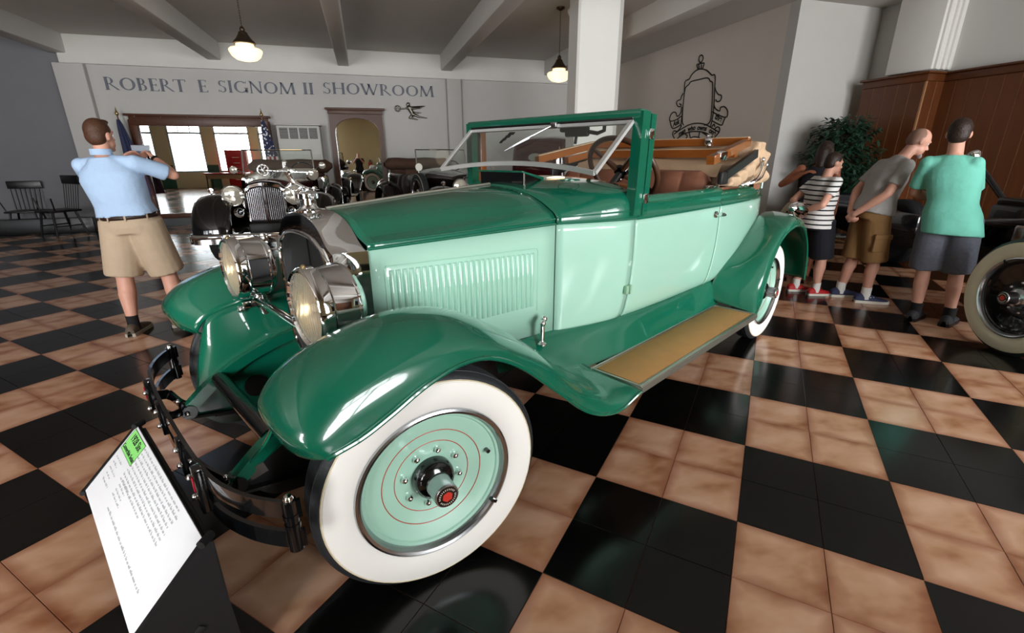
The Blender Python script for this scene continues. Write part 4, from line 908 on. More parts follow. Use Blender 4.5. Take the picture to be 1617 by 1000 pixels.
wp = MB().tube([pane(-.18, .0) + Vector((-.02, 0, .0)), pane(.02, .4) + Vector((-.02, 0, .008)), pane(.17, .62) + Vector((-.015, 0, .005))], .003, 6); wp.tube([pane(-.02, .33) + Vector((-.022, 0, 0)), pane(.2, .66) + Vector((-.018, 0, 0))], .004, 6); wp.bbox(pane(-.2, -.02) + Vector((-.015, 0, 0)), (.03, .04, .03), .006)
obj('wiper', wp, M_steel, PN)
rv = MB(); c0 = pane(-.42, .12) + Vector((.05, 0, -.01)); rv.bbox(c0, (.03, .15, .05), .01); rv.bbox(c0 + Vector((.01, .09, .02)), (.04, .05, .04), .01); rv.tube([c0 + Vector((0, -.06, 0)), c0 + Vector((0, -.13, -.012)), c0 + Vector((0, -.17, 0)), c0 + Vector((0, -.17, .04))], .010, 8); rv.tube([c0, c0 + Vector((0, .01, -.06))], .008, 8)
obj('wiper_motor', rv, mat('dark_grey_casting', '33363a', .45, metal=.3), WS)
dc = MB()
for k, (u, v) in enumerate(((.31, .17), (.33, .25), (.35, .33), (.365, .40))): p = pane(u, v) + Vector((-.004, 0, .003)); dc.box(p, (.02, .045 - .008 * k, .003), Euler((0, math.radians(-41), 0)).to_matrix())
obj('screen_sticker', dc, M_gblk, PN)
# cowl ventilator
vt = obj('cowl_ventilator', MB().add([(1.02, -.17, 1.372), (1.02, .17, 1.372), (1.21, .15, 1.335), (1.21, -.15, 1.335), (1.022, -.172, 1.364), (1.022, .172, 1.364), (1.21, .15, 1.32), (1.21, -.15, 1.32)], [(0, 1, 2, 3), (4, 7, 6, 5), (0, 4, 5, 1), (1, 5, 6, 2), (2, 6, 7, 3), (3, 7, 4, 0)]), M_dkg, CAR)
obj('vent_box', MB().add([(1.035, -.16, 1.30), (1.035, .16, 1.30), (1.2, .14, 1.30), (1.2, -.14, 1.30), (1.035, -.16, 1.362), (1.035, .16, 1.362), (1.2, .14, 1.328), (1.2, -.14, 1.328)], [(0, 1, 5, 4), (1, 2, 6, 5), (2, 3, 7, 6), (3, 0, 4, 7), (4, 5, 6, 7)]), M_gblk, vt)
obj('vent_arm', MB().tube([(1.045, -.163, 1.305), (1.045, -.163, 1.36)], .006, 6), M_chrome, vt)
obj('filler_ring', MB().tube([(1.2 + .06 * math.cos(a * PI / 12), -.33 + .05 * math.sin(a * PI / 12), 1.327) for a in range(24)], .0025, 6, closed=True), M_dkg, CAR)
# door handle, latch, hood catch
hd = MB().lathe([(.022, 0), (.02, .008), (.010, .012), (.009, .03), (.012, .034)], 16, Matrix.Translation((2.29, -.652, 1.088)) @ TO_NEAR); hd.tube([(2.27, -.69, 1.095), (2.30, -.693, 1.09), (2.35, -.688, 1.084), (2.385, -.68, 1.08)], [.012, .013, .010, .005], 12)
for s, d in zip((-1, 1), doors): obj('door_handle', hd if s < 0 else mir(hd), M_chrome, d)
both('hinge_plate', MB().bbox((1.35, -.618, .775), (.025, .02, .045), .004).bbox((1.372, -.625, .775), (.016, .02, .05), .004), mat('pale_green_hinge', '8fb79c', .4))
hc = MB().lathe([(.022, .585), (.022, .592), (.012, .60), (.009, .61), (.012, .66), (.011, .69)], 14, Matrix.Translation((.82, -.50, 0))); hc.sphere((.810, -.512, .700), .016, 12, 8); hc.sphere((.838, -.495, .712), .017, 12, 8); hc.tube([(.82, -.50, .66), (.838, -.495, .705)], .008, 8)
both('hood_catch', hc, M_chrome)
# ---- cockpit
def seat(x, name):
    s_ = obj(name, MB().bbox((x - .32, 0, .93), (.52, 1.1, .2), .06), M_leather, CAR)
    prof = [(.0, .95), (.04, 1.15), (.085, 1.29), (.10, 1.335), (.13, 1.352), (.165, 1.34), (.18, 1.28), (.19, 1.0)]
    rows = []
    for i in range(121):
        u = i / 120; y = -.575 + 1.15 * u; fl_ = abs(math.sin(u * PI * 7)) ** .5; edge_ = min(1, min(u, 1 - u) / .05) ** .5
        rows.append([(x + dx - .016 * fl_ * (dx < .14), y, z - .06 * (1 - edge_) * (z > 1.2)) for dx, z in prof])
    obj('backrest', MB().grid(rows), M_leather, s_, smooth=60)
seat(2.18, 'front_seat'); seat(3.08, 'rear_seat')
tub = MB()
for s in (-1, 1): tub.grid([[(x, s * (hw - .055), .68), (x, s * (hw - .06), 1.0), (x, s * (hw - .058), 1.243)] for x, hw in ((1.40, .622), (1.8, .645), (2.4, .65), (2.9, .638), (3.2, .60))])
tub.grid([[(3.3, y, .68), (3.34, y, 1.22)] for y in (-.56, 0, .56)]); tub.grid([[(1.4, -.55, .66), (3.3, -.55, .66)], [(1.4, .55, .66), (3.3, .55, .66)]])
obj('interior_trim', tub, M_leather, CAR)
obj('dashboard', MB().bbox((1.44, 0, 1.24), (.03, 1.14, .14), .01), M_bow, CAR)
for k in range(3): obj('gauge', MB().lathe([(.035, 0), (.04, .006), (.033, .01), (.001, .008)], 20, Matrix.Translation((1.456, -.12 + .12 * k, 1.24)) @ AX_X), M_chrome, CAR)
SWc = Vector((1.72, -.31, 1.365)); SWM = Matrix.Translation(SWc) @ Matrix.Rotation(math.radians(52), 4, 'Y')
M_swood = mat('dark_steering_wood', '4b3122', .35, coat=.4, noise=.2)
sw = obj('steering_wheel', MB().tube([SWM @ Vector((.215 * math.cos(a * PI / 24), .215 * math.sin(a * PI / 24), 0)) for a in range(48)], .0155, 12, closed=True), M_swood, CAR)
for k in range(4): a = k * PI / 2 + PI / 4; obj('spoke', MB().tube([SWM @ Vector((.03 * math.cos(a), .03 * math.sin(a), -.02)), SWM @ Vector((.208 * math.cos(a), .208 * math.sin(a), 0))], [.018, .012], 8), M_swood, sw)
obj('horn_button', MB().lathe([(.04, -.03), (.045, -.01), (.03, .005), (.001, .01)], 20, SWM), M_gblk, sw)
obj('steering_column', MB().tube([SWc, SWM @ Vector((0, 0, -.55))], .022, 12), M_gblk, sw)
obj('column_lever', MB().tube([SWM @ Vector((0, 0, .0)), SWM @ Vector((.09, .06, .02))], .006, 8).sphere(SWM @ Vector((.09, .06, .02)), .012), M_chrome, sw)
# ---- folded hood (soft top): ash bows, canvas, landau irons
TOP = obj('top_bow', MB().tube([tuple(q) for q in ((2.06, -.672, 1.415), (2.72, -.625, 1.525), (2.745, -.60, 1.532))], 1, flat=(.022, .024)).tube([(2.06, .672, 1.415), (2.72, .625, 1.525), (2.745, .60, 1.532)], 1, flat=(.022, .024)).tube([(2.725, -.63, 1.53), (2.725, .63, 1.53)], 1, flat=(.022, .024)), M_bow, CAR)
obj('top_bow', MB().tube([(2.62, -.60, 1.455), (2.62, .60, 1.455)], 1, flat=(.022, .026)).tube([(2.35, .615, 1.41), (2.62, .59, 1.455)], 1, flat=(.02, .024)), M_bow, TOP)
obj('bow_edge_binding', MB().tube([(2.725, -.63, 1.556), (2.725, .63, 1.556)], 1, flat=(.02, .004)).tube([(2.62, -.60, 1.483), (2.62, .60, 1.483)], 1, flat=(.02, .004)).tube([(2.06, .672, 1.446), (2.72, .625, 1.556)], 1, flat=(.02, .004)), M_canvas, TOP)
obj('bow_latch', MB().bbox((2.70, -.37, 1.535), (.03, .05, .05), .008).sphere((2.69, -.38, 1.51), .018).tube([(2.69, -.36, 1.56), (2.70, -.36, 1.575), (2.70, -.39, 1.575)], .007, 8), M_chrome, TOP)
cv = MB(); rnd = random.Random(3)
for j in range(6):     # folded layers across the back
    xo = 2.76 + .055 * j; zt = 1.535 - .015 * j - .02 * (j % 2); rows = []
    for i in range(41):
        y = -.64 + 1.28 * i / 40; wv = .012 * math.sin(7 * y + 2.1 * j) + .008 * math.sin(17 * y + j)
        rows.append([(xo - .03, y, 1.25), (xo - .028 + wv * .6, y, 1.38), (xo - .02 + wv, y, zt - .02), (xo + .005 + wv, y, zt), (xo + .028 + wv, y, zt - .02), (xo + .034 + wv * .6, y, 1.38), (xo + .035, y, 1.25)])
    cv.grid(rows)
rows = []
for i in range(31):
    y = -.58 + 1.16 * i / 30; rows.append([(2.40, y, 1.30 + .012 * math.sin(9 * y)), (2.46, y, 1.375 + .015 * math.sin(11 * y + 1)), (2.56, y, 1.40 + .014 * math.sin(8 * y + 2)), (2.70, y, 1.44 + .01 * math.sin(13 * y)), (2.76, y, 1.45)])
cv.grid(rows)
obj('folded_canvas', cv, M_canvas, TOP, smooth=70)
for s in (-1, 1):      # bunched canvas at the sides
    b = MB(); poly = [(2.36, 1.255), (2.44, 1.30), (2.60, 1.345), (2.74, 1.39), (2.78, 1.47), (2.80, 1.535), (2.88, 1.535), (3.0, 1.50), (3.07, 1.46), (3.10, 1.36), (3.09, 1.25)]
    b.prism(poly, -.05, .05, Matrix.Translation((0, s * .615, 0)) @ Matrix(((1, 0, 0, 0), (0, 0, -1, 0), (0, 1, 0, 0), (0, 0, 0, 1))))
    me = remesh(b, .011, 8)
    for v in me.vertices:
        x, y, z = v.co; u = (x - 2.3) * .8 + (z - 1.25); d = .016 * math.sin(46 * u + 3 * math.sin(9 * (z - .6 * x))) + .010 * math.sin(31 * (z * 1.3 - x * .5) + 4 * u) + .006 * math.sin(70 * x + 20 * z)
        v.co.y += s * d * .8 * min(1, abs(y) / .6); v.co.z += .005 * math.sin(38 * x + 5 * y); v.co.x += .004 * math.sin(30 * z)
    me.materials.clear(); me.materials.append(M_canvas); obj('bunched_canvas', me, None, TOP)
    obj('side_iron', MB().tube([(2.30, s * .676, 1.325), (2.78, s * .672, 1.455)], 1, flat=(.012, .026)).bbox((2.28, s * .672, 1.31), (.10, .03, .075), .008), mat('dark_polished_steel', '4a4b4c', .35, metal=.8), TOP)
    obj('corner_bracket', MB().bbox((2.20, s * .678, 1.44), (.10, .03, .055), .008), M_chrome, TOP)
    for dx in (0, .09): obj('landau_iron', MB().tube([tuple(q) for q in cr([(2.62 + dx, s * .66, 1.25), (2.66 + dx, s * .70, 1.275), (2.76 + dx, s * .705, 1.30), (2.83 + dx, s * .70, 1.36), (2.85 + dx, s * .695, 1.41 - dx * .4)], 5)], .009, 10).sphere((2.85 + dx, s * .695, 1.415 - dx * .4), .017).sphere((2.62 + dx, s * .665, 1.255), .02), M_chrome, TOP)
    obj('window_winder_cap', MB().bbox((2.20, s * .645, 1.262), (.16, .03, .02), .006), M_chrome, TOP)
rim = [tuple(q) for q in cr([(3.12, -.625, 1.21), (3.125, -.625, 1.40), (3.12, -.60, 1.48), (3.11, -.52, 1.505), (3.11, 0, 1.51), (3.11, .52, 1.505), (3.12, .60, 1.48), (3.125, .625, 1.40), (3.12, .625, 1.21)], 6)]
obj('rear_rim', MB().tube(rim, .014, 10), M_dkg, TOP)
obj('rear_cover', MB().grid([[(q[0] + .004, q[1], q[2]) for q in rim], [(3.12, q[1] * .9, 1.22) for q in rim]]).grid([[(q[0] - .004, q[1], q[2]) for q in rim], [(3.02, q[1] * .97, q[2] - .015) for q in rim]]), M_leather, TOP)
# ---- tail
tl = MB().lathe([(.001, -.19), (.03, -.17), (.055, -.09), (.068, 0), (.07, .03), (.06, .045), (.001, .05)], 24, Matrix.Translation((3.76, -.74, 1.01)) @ Matrix.Rotation(math.radians(100), 4, 'Y'))
tl.tube([(3.66, -.74, .92), (3.72, -.74, 1.0)], .014, 10)
both('tail_lamp', tl, M_chrome)
obj('rear_bumper', MB().tube([tuple(q) for q in cr([(3.98, -.80, .52), (4.05, -.6, .52), (4.08, 0, .52), (4.05, .6, .52), (3.98, .80, .52)], 6)], 1, flat=(.008, .03)).tube([(3.5, -.3, .5), (4.07, -.32, .52)], .02, 8).tube([(3.5, .3, .5), (4.07, .32, .52)], .02, 8), M_chrome, CAR)
# ================================================================ THE OTHER CARS
M_bblk = mat('black_car_lacquer', '0b0a0b', .12, coat=1.); M_maroon = mat('maroon_car_lacquer', '3a0d12', .15, coat=1.); M_brownblk = mat('dark_brown_car_lacquer', '17120f', .15, coat=1.)
M_top_br = mat('brown_top_cloth', '4b3427', .85, noise=.1, bump=.2, bscale=20); M_dkgreen_win = mat('dark_window_glass', '10130f', .05, spec=.6)
def arch_fender(x_in, x_out, y0, z0, R, th0, th1, sx, tail=None, n=18):
    rows = []
    for i in range(n + 1):
        a = math.radians(th0 + (th1 - th0) * i / n); c, s_ = math.cos(a), math.sin(a)
        k = 1.0; row = []
        for f, rr in ((0, .93), (.12, .985), (.35, 1.02), (.62, 1.015), (.84, .96), (.96, .87), (1, .76)):
            x = x_in + (x_out - x_in) * f; r = R * rr; row.append((sx * x, y0 - r * c, z0 + r * s_))
        rows.append(row)
    if tail:
        last = rows[-1]
        for t_ in (.33, .66, 1.0): rows.append([(p[0] * (1 - .05 * t_), p[1] + tail[0] * t_, p[2] * (1 - t_) + (tail[1] + (p[2] - last[3][2]) * .25) * t_) for p in last])
    return MB().grid(rows)
def touring_car(name, label, loc, rz, paint, hoodm, grille=True, spare=False, topz=1.32, L=3.1):
    t = thing(name, label, 'car', loc, rz)
    w = make_wheel(t, R=.37, disc=paint, white=M_tyre if not spare else M_wwe, hubm=M_chrome, lug=False, pins=False)
    OUT = {1: Matrix.Rotation(PI / 2, 4, 'Y'), -1: Matrix.Rotation(-PI / 2, 4, 'Y')}
    w.matrix_local = Matrix.Translation((-.72, 0, .37)) @ OUT[-1]
    for sx, y in ((1, 0), (-1, L), (1, L)): dup(w, t, Matrix.Translation((sx * .72, y, .37)) @ OUT[sx])
    for sx in (-1, 1):
        f = obj('front_fender', arch_fender(.42, .93, .02, .40, .54, -8, 140, sx, (.75, .42)), paint, t, smooth=70, solid=.006)
        obj('fender_bead', MB().tube([(sx * .93, .02 - .54 * .76 * math.cos(math.radians(a)), .40 + .54 * .76 * math.sin(math.radians(a))) for a in range(-8, 141, 8)], .009, 8), M_chrome if grille else paint, f)
        obj('fender_lamp', MB().lathe([(.001, -.05), (.03, -.03), (.038, 0), (.034, .012), (.001, .014)], 16, Matrix.Translation((sx * .68, -.12, 1.0)) @ Matrix.Rotation(PI / 2, 4, 'X')).tube([(sx * .68, -.12, .94), (sx * .68, -.12, .97)], .012, 8), M_chrome, f)
        obj('rear_fender', arch_fender(.45, .92, L, .40, .52, 10, 175, sx), paint, t, smooth=70, solid=.006)
        obj('running_board', MB().bbox((sx * .74, L / 2 + .05, .40), (.34, L - .95, .03), .008), paint, t)
    # hood
    def sec(y, hw, zb, zt): return [(-hw, y, zb - .45), (-hw, y, zb)] + [(-hw * math.cos(a), y, zb + (zt - zb) * math.sin(a) ** .8) for a in np.linspace(.15, PI - .15, 15)] + [(hw, y, zb), (hw, y, zb - .45)]
    obj('hood', MB().grid([sec(y, hw, zb, zt) for y, hw, zb, zt in ((-.05, .27, 1.02, 1.11), (.35, .32, 1.03, 1.14), (.8, .40, 1.04, 1.18), (1.15, .50, 1.05, 1.21), (1.38, .60, 1.06, 1.235))]), hoodm, t, smooth=60, solid=.01)
    obj('hood_centre_strip', MB().tube([(0, -.05, 1.112), (0, .8, 1.183), (0, 1.38, 1.238)], .008, 8), M_chrome, t)
    body = [(1.36, .61), (1.8, .68), (2.5, .70), (L, .68), (L + .15, .60), (L + .28, .45), (L + .3, 0)]
    Pl = cr(body, 5)
    for sx in (-1, 1):
        obj('body_side', MB().grid([[(sx * (x - .06), y, .45), (sx * (x - .01), y, .6), (sx * x, y, .85), (sx * (x - .01), y, 1.06), (sx * (x - .03), y, 1.10), (sx * max(0, x - .07), y, 1.10), (sx * max(0, x - .08), y, .7)] for y, x in Pl]), paint, t, smooth=50)
    obj('floor_pan', MB().bbox((0, L / 2, .44), (1.0, L + .2, .08), .02).bbox((0, .1, .45), (.5, .8, .2), .03), M_under, t)
    for y in (2.15, L - .05): obj('seat', MB().bbox((0, y - .25, .75), (1.15, .5, .2), .06).bbox((0, y, .98), (1.15, .14, .42), .06), M_top_br, t)
    # radiator
    if grille:
        out = [(-.265, .56), (-.275, .9), (-.27, 1.02), (-.2, 1.085), (-.08, 1.112), (0, 1.118), (.08, 1.112), (.2, 1.085), (.27, 1.02), (.275, .9), (.265, .56)]
        V3 = lambda k, y, o_=0: [(x * k, y - (.05 - .05 * abs(x) / .27) * o_, .56 + (z - .56) * k) for x, z in out]
        rs = obj('radiator_shell', MB().grid([V3(1.02, -.03), V3(1.0, -.11), V3(.97, -.13, 1), V3(.90, -.125, 1), V3(.9, -.09, 1)]), M_chrome, t)
        bar = MB().bbox((0, 0, 0), (.011, .03, 1), .004, seg=1).mesh('grille_bar'); bar.materials.append(mat('polished_grille_bar', 'dfe2e6', .2, metal=.85))
        for k in range(20):
            x = -.235 + .47 * k / 19
            if abs(x) < .012: continue
            zt = np.interp(abs(x), [0, .08, .18, .245, .26], [1.04, 1.035, 1.01, .95, .9]); o = obj('grille_bar', bar, None, rs, loc=(x, -.12 - .045 * (1 - abs(x) / .25), (.58 + zt) / 2)); o.scale = (1, 1, zt - .58)
        obj('grille_back', MB().add([(-.25, -.09, .56), (0, -.13, .56), (.25, -.09, .56), (.25, -.09, 1.0), (0, -.13, 1.06), (-.25, -.09, 1.0)], [(0, 1, 4, 5), (1, 2, 3, 4)]), M_under, rs, smooth=0)
        obj('grille_rib', MB().bbox((0, -.185, .82), (.022, .03, .56), .006), M_maroon, rs)
        obj('top_panel', MB().grid([V3(1.0, -.05)[2:9], [(x * 1.0, -.14, z + .003) for x, z in out[2:9]]]), M_chrome, rs)
    else:
        obj('radiator_shell', MB().bbox((0, -.08, .82), (.54, .1, .56), .03).bbox((0, -.08, 1.1), (.40, .1, .06), .02), paint, t)
        obj('filler_cap', MB().lathe([(.03, 1.12), (.05, 1.14), (.05, 1.16), (.02, 1.18), (.02, 1.2), (.001, 1.21)], 16, Matrix.Translation((0, -.08, 0))), M_chrome, t)
    for sx in (-1, 1):
        Mh = Matrix.Translation((sx * .40, -.22, .93)) @ Matrix.Rotation(-PI / 2, 4, 'X')
        h_ = obj('headlamp', MB().lathe([(.13, .0), (.143, .005), (.145, .03), (.13, .045), (.12, .1), (.085, .17), (.03, .22), (.001, .225)], 36, Mh), M_chrome if grille else paint, t)
        obj('lens', MB().lathe([(.132, .002), (.1, -.01), (.05, -.018), (.001, -.02)], 32, Mh), mat('bright_lamp_lens', 'd8d4c6', .08, metal=.55, noise=.25, nscale=18), h_)
        obj('lamp_rim', MB().tube([Mh @ Vector((.138 * math.cos(k * PI / 18), .138 * math.sin(k * PI / 18), 0)) for k in range(36)], .008, 8, closed=True), M_chrome, h_)
        obj('lamp_post', MB().tube([(sx * .40, -.15, .82), (sx * .40, -.08, .7), (sx * .45, 0, .6)], .02, 10), M_bblk, h_)
        Mt = Matrix.Translation((sx * .335, -.30, .71)) @ Matrix.Rotation(-PI / 2, 4, 'X')
        obj('trumpet_horn', MB().lathe([(.045, .02), (.068, 0), (.06, .005), (.035, .06), (.022, .12), (.018, .25), (.001, .26)], 24, Mt), M_chrome, t)
    bp = obj('bumper', MB().tube([(-.88, -.60, .43), (-.80, -.645, .43), (0, -.68, .43), (.80, -.645, .43), (.88, -.60, .43)], .035, 14), M_chrome, t)
    obj('bumper_face', MB().tube([(-.86, -.63, .375), (-.80, -.655, .375), (0, -.69, .375), (.80, -.655, .375), (.86, -.63, .375)], 1, flat=(.01, .04)), M_chrome, bp)
    for sx in (-1, 0, 1): obj('bumper_clamp', MB().bbox((sx * .45, -.69, .41), (.1, .05, .12), .02), M_chrome, bp)
    for sx in (-1, 1): obj('bumper_arm', MB().tube([(sx * .35, -.66, .42), (sx * .33, -.1, .45)], .02, 8), M_under, bp); obj('bumper_tip', MB().bbox((sx * .89, -.60, .405), (.035, .05, .13), .012), M_bblk, bp)
    # windscreen
    fr = MB(); q = [(-.56, 1.42, 1.17), (-.545, 1.50, topz + .24), (.545, 1.50, topz + .24), (.56, 1.42, 1.17)]
    for a, b_ in zip(q[:-1], q[1:]): fr.tube([a, b_], .012, 8)
    ws = obj('windscreen_frame', fr, M_chrome, t); obj('windscreen_glass', MB().add([tuple(p) for p in q], [(0, 1, 2, 3)]), M_glass, ws, smooth=0)
    swm = Matrix.Translation((.34, 1.78, 1.18)) @ Matrix.Rotation(math.radians(-62), 4, 'X')
    obj('steering_wheel', MB().tube([swm @ Vector((.2 * math.cos(k * PI / 16), .2 * math.sin(k * PI / 16), 0)) for k in range(32)], .013, 8, closed=True).tube([swm @ Vector((-.2, 0, 0)), swm @ Vector((.2, 0, 0))], .01, 6).tube([swm @ Vector((0, 0, 0)), swm @ Vector((0, 0, -.5))], .018, 8), M_bblk, t)
    # folded top roll behind the seats
    rows = []
    for k in range(15):
        x = -.78 + 1.56 * k / 14; e = min(1, (1 - abs(x) / .78) / .12 + .35); e = min(e, 1)
        rows.append([(x, L - .12 + .2 * e * math.cos(a), topz - .05 + .13 * e * math.sin(a) + .01 * math.sin(9 * x)) for a in np.linspace(0, 2 * PI, 17)[:-1]])
    obj('folded_top', MB().grid(rows, cv=True).bbox((0, L + .02, 1.15), (1.2, .16, .2), .04), M_top_br, t, smooth=70)
    if spare:
        for sx in (-1, 1):
            sw_ = make_wheel(t, R=.36, disc=paint, white=M_tyre, hubm=M_chrome, lug=False, pins=False, tyre_name='spare_wheel'); sw_.matrix_local = Matrix.Translation((sx * .80, .72, .80)) @ OUT[sx]
            Mm = Matrix.Translation((sx * .80, .70, 1.26)) @ Matrix.Rotation(PI / 2, 4, 'X')
            obj('side_mirror', MB().lathe([(.001, .012), (.068, .012), (.07, 0), (.06, -.015), (.001, -.02)], 20, Mm).tube([(sx * .80, .72, 1.13), (sx * .80, .72, 1.2)], .01, 8), M_alu, t)
    else:
        for sx, x, y, z, r in ((1, .56, 1.12, 1.16, .10), (1, .70, 1.40, 1.30, .062), (-1, .70, 1.40, 1.24, .062)):
            Mm = Matrix.Translation((sx * x, y, z)) @ Matrix.Rotation(-PI / 2 + .1, 4, 'X') @ Matrix.Rotation(-.35 * (r > .08), 4, 'Y')
            s_ = obj('spot_lamp', MB().lathe([(r * .9, 0), (r, .005), (r, .02), (r * .85, .06), (r * .4, .11), (.001, .12)], 24, Mm), M_chrome, t)
            obj('lens', MB().lathe([(r * .92, .002), (r * .5, -.01), (.001, -.013)], 24, Mm), MATS['bright_lamp_lens'], s_); obj('lamp_bracket', MB().tube([(sx * x, y + .06, z), (sx * (x - .1), y + .16, z - .04)], .01, 8), M_chrome, s_)
    return t
touring_car('black_roadster', 'black vintage convertible with maroon hood and chrome grille facing the camera behind', (-1.40, 7.78, 0), 0, M_bblk, M_maroon)
touring_car('brown_tourer', 'dark brown vintage tourer with side-mounted spare wheels partly hidden by the green hood', (1.93, 8.72, 0), math.radians(15), M_brownblk, M_brownblk, grille=False, spare=True, topz=1.34, L=2.95)
# maroon closed sedan seen through the green car's windscreen
t = thing('maroon_sedan', 'old maroon closed sedan seen through the windscreen of the green car', 'car', (3.52, 9.85, 0), math.radians(-45))
def rsec(y, hw, zt, k=1): return [(-hw, y, .5), (-hw * 1.02, y, .9), (-hw, y, 1.15), (-hw * .97, y, 1.45), (-hw * .9, y, zt - .12), (-hw * .72, y, zt - .04), (-hw * .4, y, zt - .005), (0, y, zt), (hw * .4, y, zt - .005), (hw * .72, y, zt - .04), (hw * .9, y, zt - .12), (hw * .97, y, 1.45), (hw, y, 1.15), (hw * 1.02, y, .9), (hw, y, .5)]
rows = [rsec(0.0, .48, 1.55), rsec(.04, .58, 1.70), rsec(.15, .645, 1.80), rsec(.5, .67, 1.86), rsec(1.2, .67, 1.86), rsec(1.75, .65, 1.82)]
b = MB().grid([[tuple(p) for p in r] for r in crgrid(rows, 4, 3)]); n0 = len(b.v); r0 = rows[0]; b.add([tuple(q) for q in r0] , [tuple(range(len(r0)))]); r1 = rows[-1]; b.add([tuple(q) for q in r1], [tuple(range(len(r1)))])
obj('body', b, M_maroon, t, smooth=60)
obj('rear_window', MB().prism([(.17 * math.cos(k * PI / 12), .085 * math.sin(k * PI / 12)) for k in range(24)], -.02, .02, Matrix.Translation((0, -.012, 1.42)) @ Matrix.Rotation(PI / 2, 4, 'X')), mat('pale_window_glass', '8d948c', .1, spec=.6), t)
for sx in (-1, 1):
    for y in (.55, 1.25): obj('side_window', MB().bbox((sx * .655, y, 1.45), (.03, .52, .32), .01), M_dkgreen_win, t); obj('window_trim', MB().tube([(sx * .672, y - .27, 1.28), (sx * .672, y + .27, 1.28), (sx * .665, y + .27, 1.62), (sx * .665, y - .27, 1.62)], .008, 6, closed=True), M_steel, t)
    obj('rear_fender', arch_fender(.45, .86, .35, .38, .48, 5, 175, sx), M_bblk, t, smooth=70, solid=.006)
w = make_wheel(t, R=.36, disc=M_maroon, white=M_tyre, hubm=M_chrome, lug=False, pins=False); w.matrix_local = Matrix.Translation((-.68, .35, .36)) @ Matrix.Rotation(-PI / 2, 4, 'Y'); dup(w, t, Matrix.Translation((.68, .35, .36)) @ Matrix.Rotation(PI / 2, 4, 'Y'))
obj('hood', MB().grid([rsec(1.76, .62, 1.24)[0:1] + [(-.62, 1.76, 1.05)] + [(-.6 * math.cos(a), 1.76, 1.05 + .17 * math.sin(a)) for a in np.linspace(.2, PI - .2, 9)] + [(.62, 1.76, 1.05), (.62, 1.76, .5)], [(-.4, 2.4, .5), (-.4, 2.4, 1.0)] + [(-.38 * math.cos(a), 2.4, 1.0 + .14 * math.sin(a)) for a in np.linspace(.2, PI - .2, 9)] + [(.4, 2.4, 1.0), (.4, 2.4, .5)]]), M_maroon, t)
obj('rear_bumper', MB().tube([(-.75, -.28, .42), (0, -.36, .42), (.75, -.28, .42)], .03, 10), M_chrome, t)
# ---- black display chassis at right, x: front to rear, +y: side towards the camera
CH = thing('display_chassis', 'black display chassis with whitewall wheel, engine and bare steering column at right', 'chassis', (4.585, 2.06, 0), math.radians(69.4))
w = make_wheel(CH, R=.435, disc=M_gblk, white=mat('aged_whitewall', 'ded6c0', .5, noise=.1, nscale=6), hubm=M_steel, lug=True, pins=False)
w.matrix_local = Matrix.Translation((0, .0, .435)) @ TO_FAR
dup(w, CH, Matrix.Translation((3.35, .0, .435)) @ TO_FAR)
for x in (0, 3.35): dup(w, CH, Matrix.Translation((x, -1.42, .435)) @ TO_NEAR)
def chobj(n, b, *a): return obj(n, mir(b), *a)
M_chs = mat('black_chassis_enamel', '0e0f11', .25, coat=.6)
for y in (.30, 1.12): chobj('frame_rail', MB().tube([tuple(q) for q in cr([(-.55, y, .45), (-.2, y, .56), (.4, y, .60), (2.6, y, .60), (3.2, y, .68), (3.9, y, .62)], 5)], 1, flat=(.03, .075)), M_chs, CH)
for x in (-.35, 1.3, 2.3, 3.7): chobj('cross_member', MB().tube([(x, .28, .58), (x, 1.14, .58)], .035, 10), M_chs, CH)
for x in (0, 3.35): chobj('axle', MB().tube([(x, .1, .40), (x, .4, .36), (x, 1.02, .36), (x, 1.32, .40)], .04, 10), M_chs, CH)
for y in (.22, 1.2):
    for x in (0, 3.35): chobj('leaf_spring', MB().tube([tuple(q) for q in cr([(x - .55, y, .46), (x, y, .40), (x + .55, y, .48)], 5)], 1, flat=(.03, .03)), M_chs, CH)
en = chobj('engine_block', MB().bbox((.62, .71, .78), (1.0, .34, .48), .03), M_chs, CH)
chobj('cylinder_head', MB().bbox((.62, .71, 1.04), (.95, .30, .08), .02), M_chs, en)
for k in range(6): chobj('spark_plug', MB().tube([(.24 + .15 * k, .71, 1.07), (.24 + .15 * k, .71, 1.15)], .014, 8), M_steel, en)
chobj('exhaust_manifold', MB().tube([(.2, .50, .92), (.6, .46, .90), (1.0, .48, .86), (1.15, .46, .6)], .045, 12), M_chs, en)
chobj('carburettor', MB().bbox((.6, .46, .80), (.16, .14, .18), .03).lathe([(.05, 0), (.06, .04), (.05, .12), (.001, .13)], 14, Matrix.Translation((.42, .46, .86))), M_steel, en)
chobj('side_pan', MB().bbox((.7, .44, .60), (1.3, .30, .012), .004), mat('grey_splash_pan', '6b6a66', .35, metal=.6, noise=.15), CH)
chobj('radiator', MB().bbox((-.12, .71, .92), (.12, .62, .72), .04), M_chs, CH)
chobj('gearbox', MB().bbox((1.5, .71, .62), (.7, .30, .26), .08), M_chs, CH)
chobj('propeller_shaft', MB().tube([(1.8, .71, .58), (3.3, .71, .44)], .035, 10), M_chs, CH)
sc = chobj('steering_column', MB().tube([(.85, .78, .70), (1.72, .78, 1.40)], .027, 14), M_chs, CH)
obj('column_head', MB().lathe([(.03, -.02), (.055, 0), (.075, .03), (.07, .055), (.04, .065), (.001, .067)], 24, Matrix.Translation((1.72, -.78, 1.40)) @ Matrix.Rotation(math.radians(51), 4, 'Y')), M_chrome, sc)
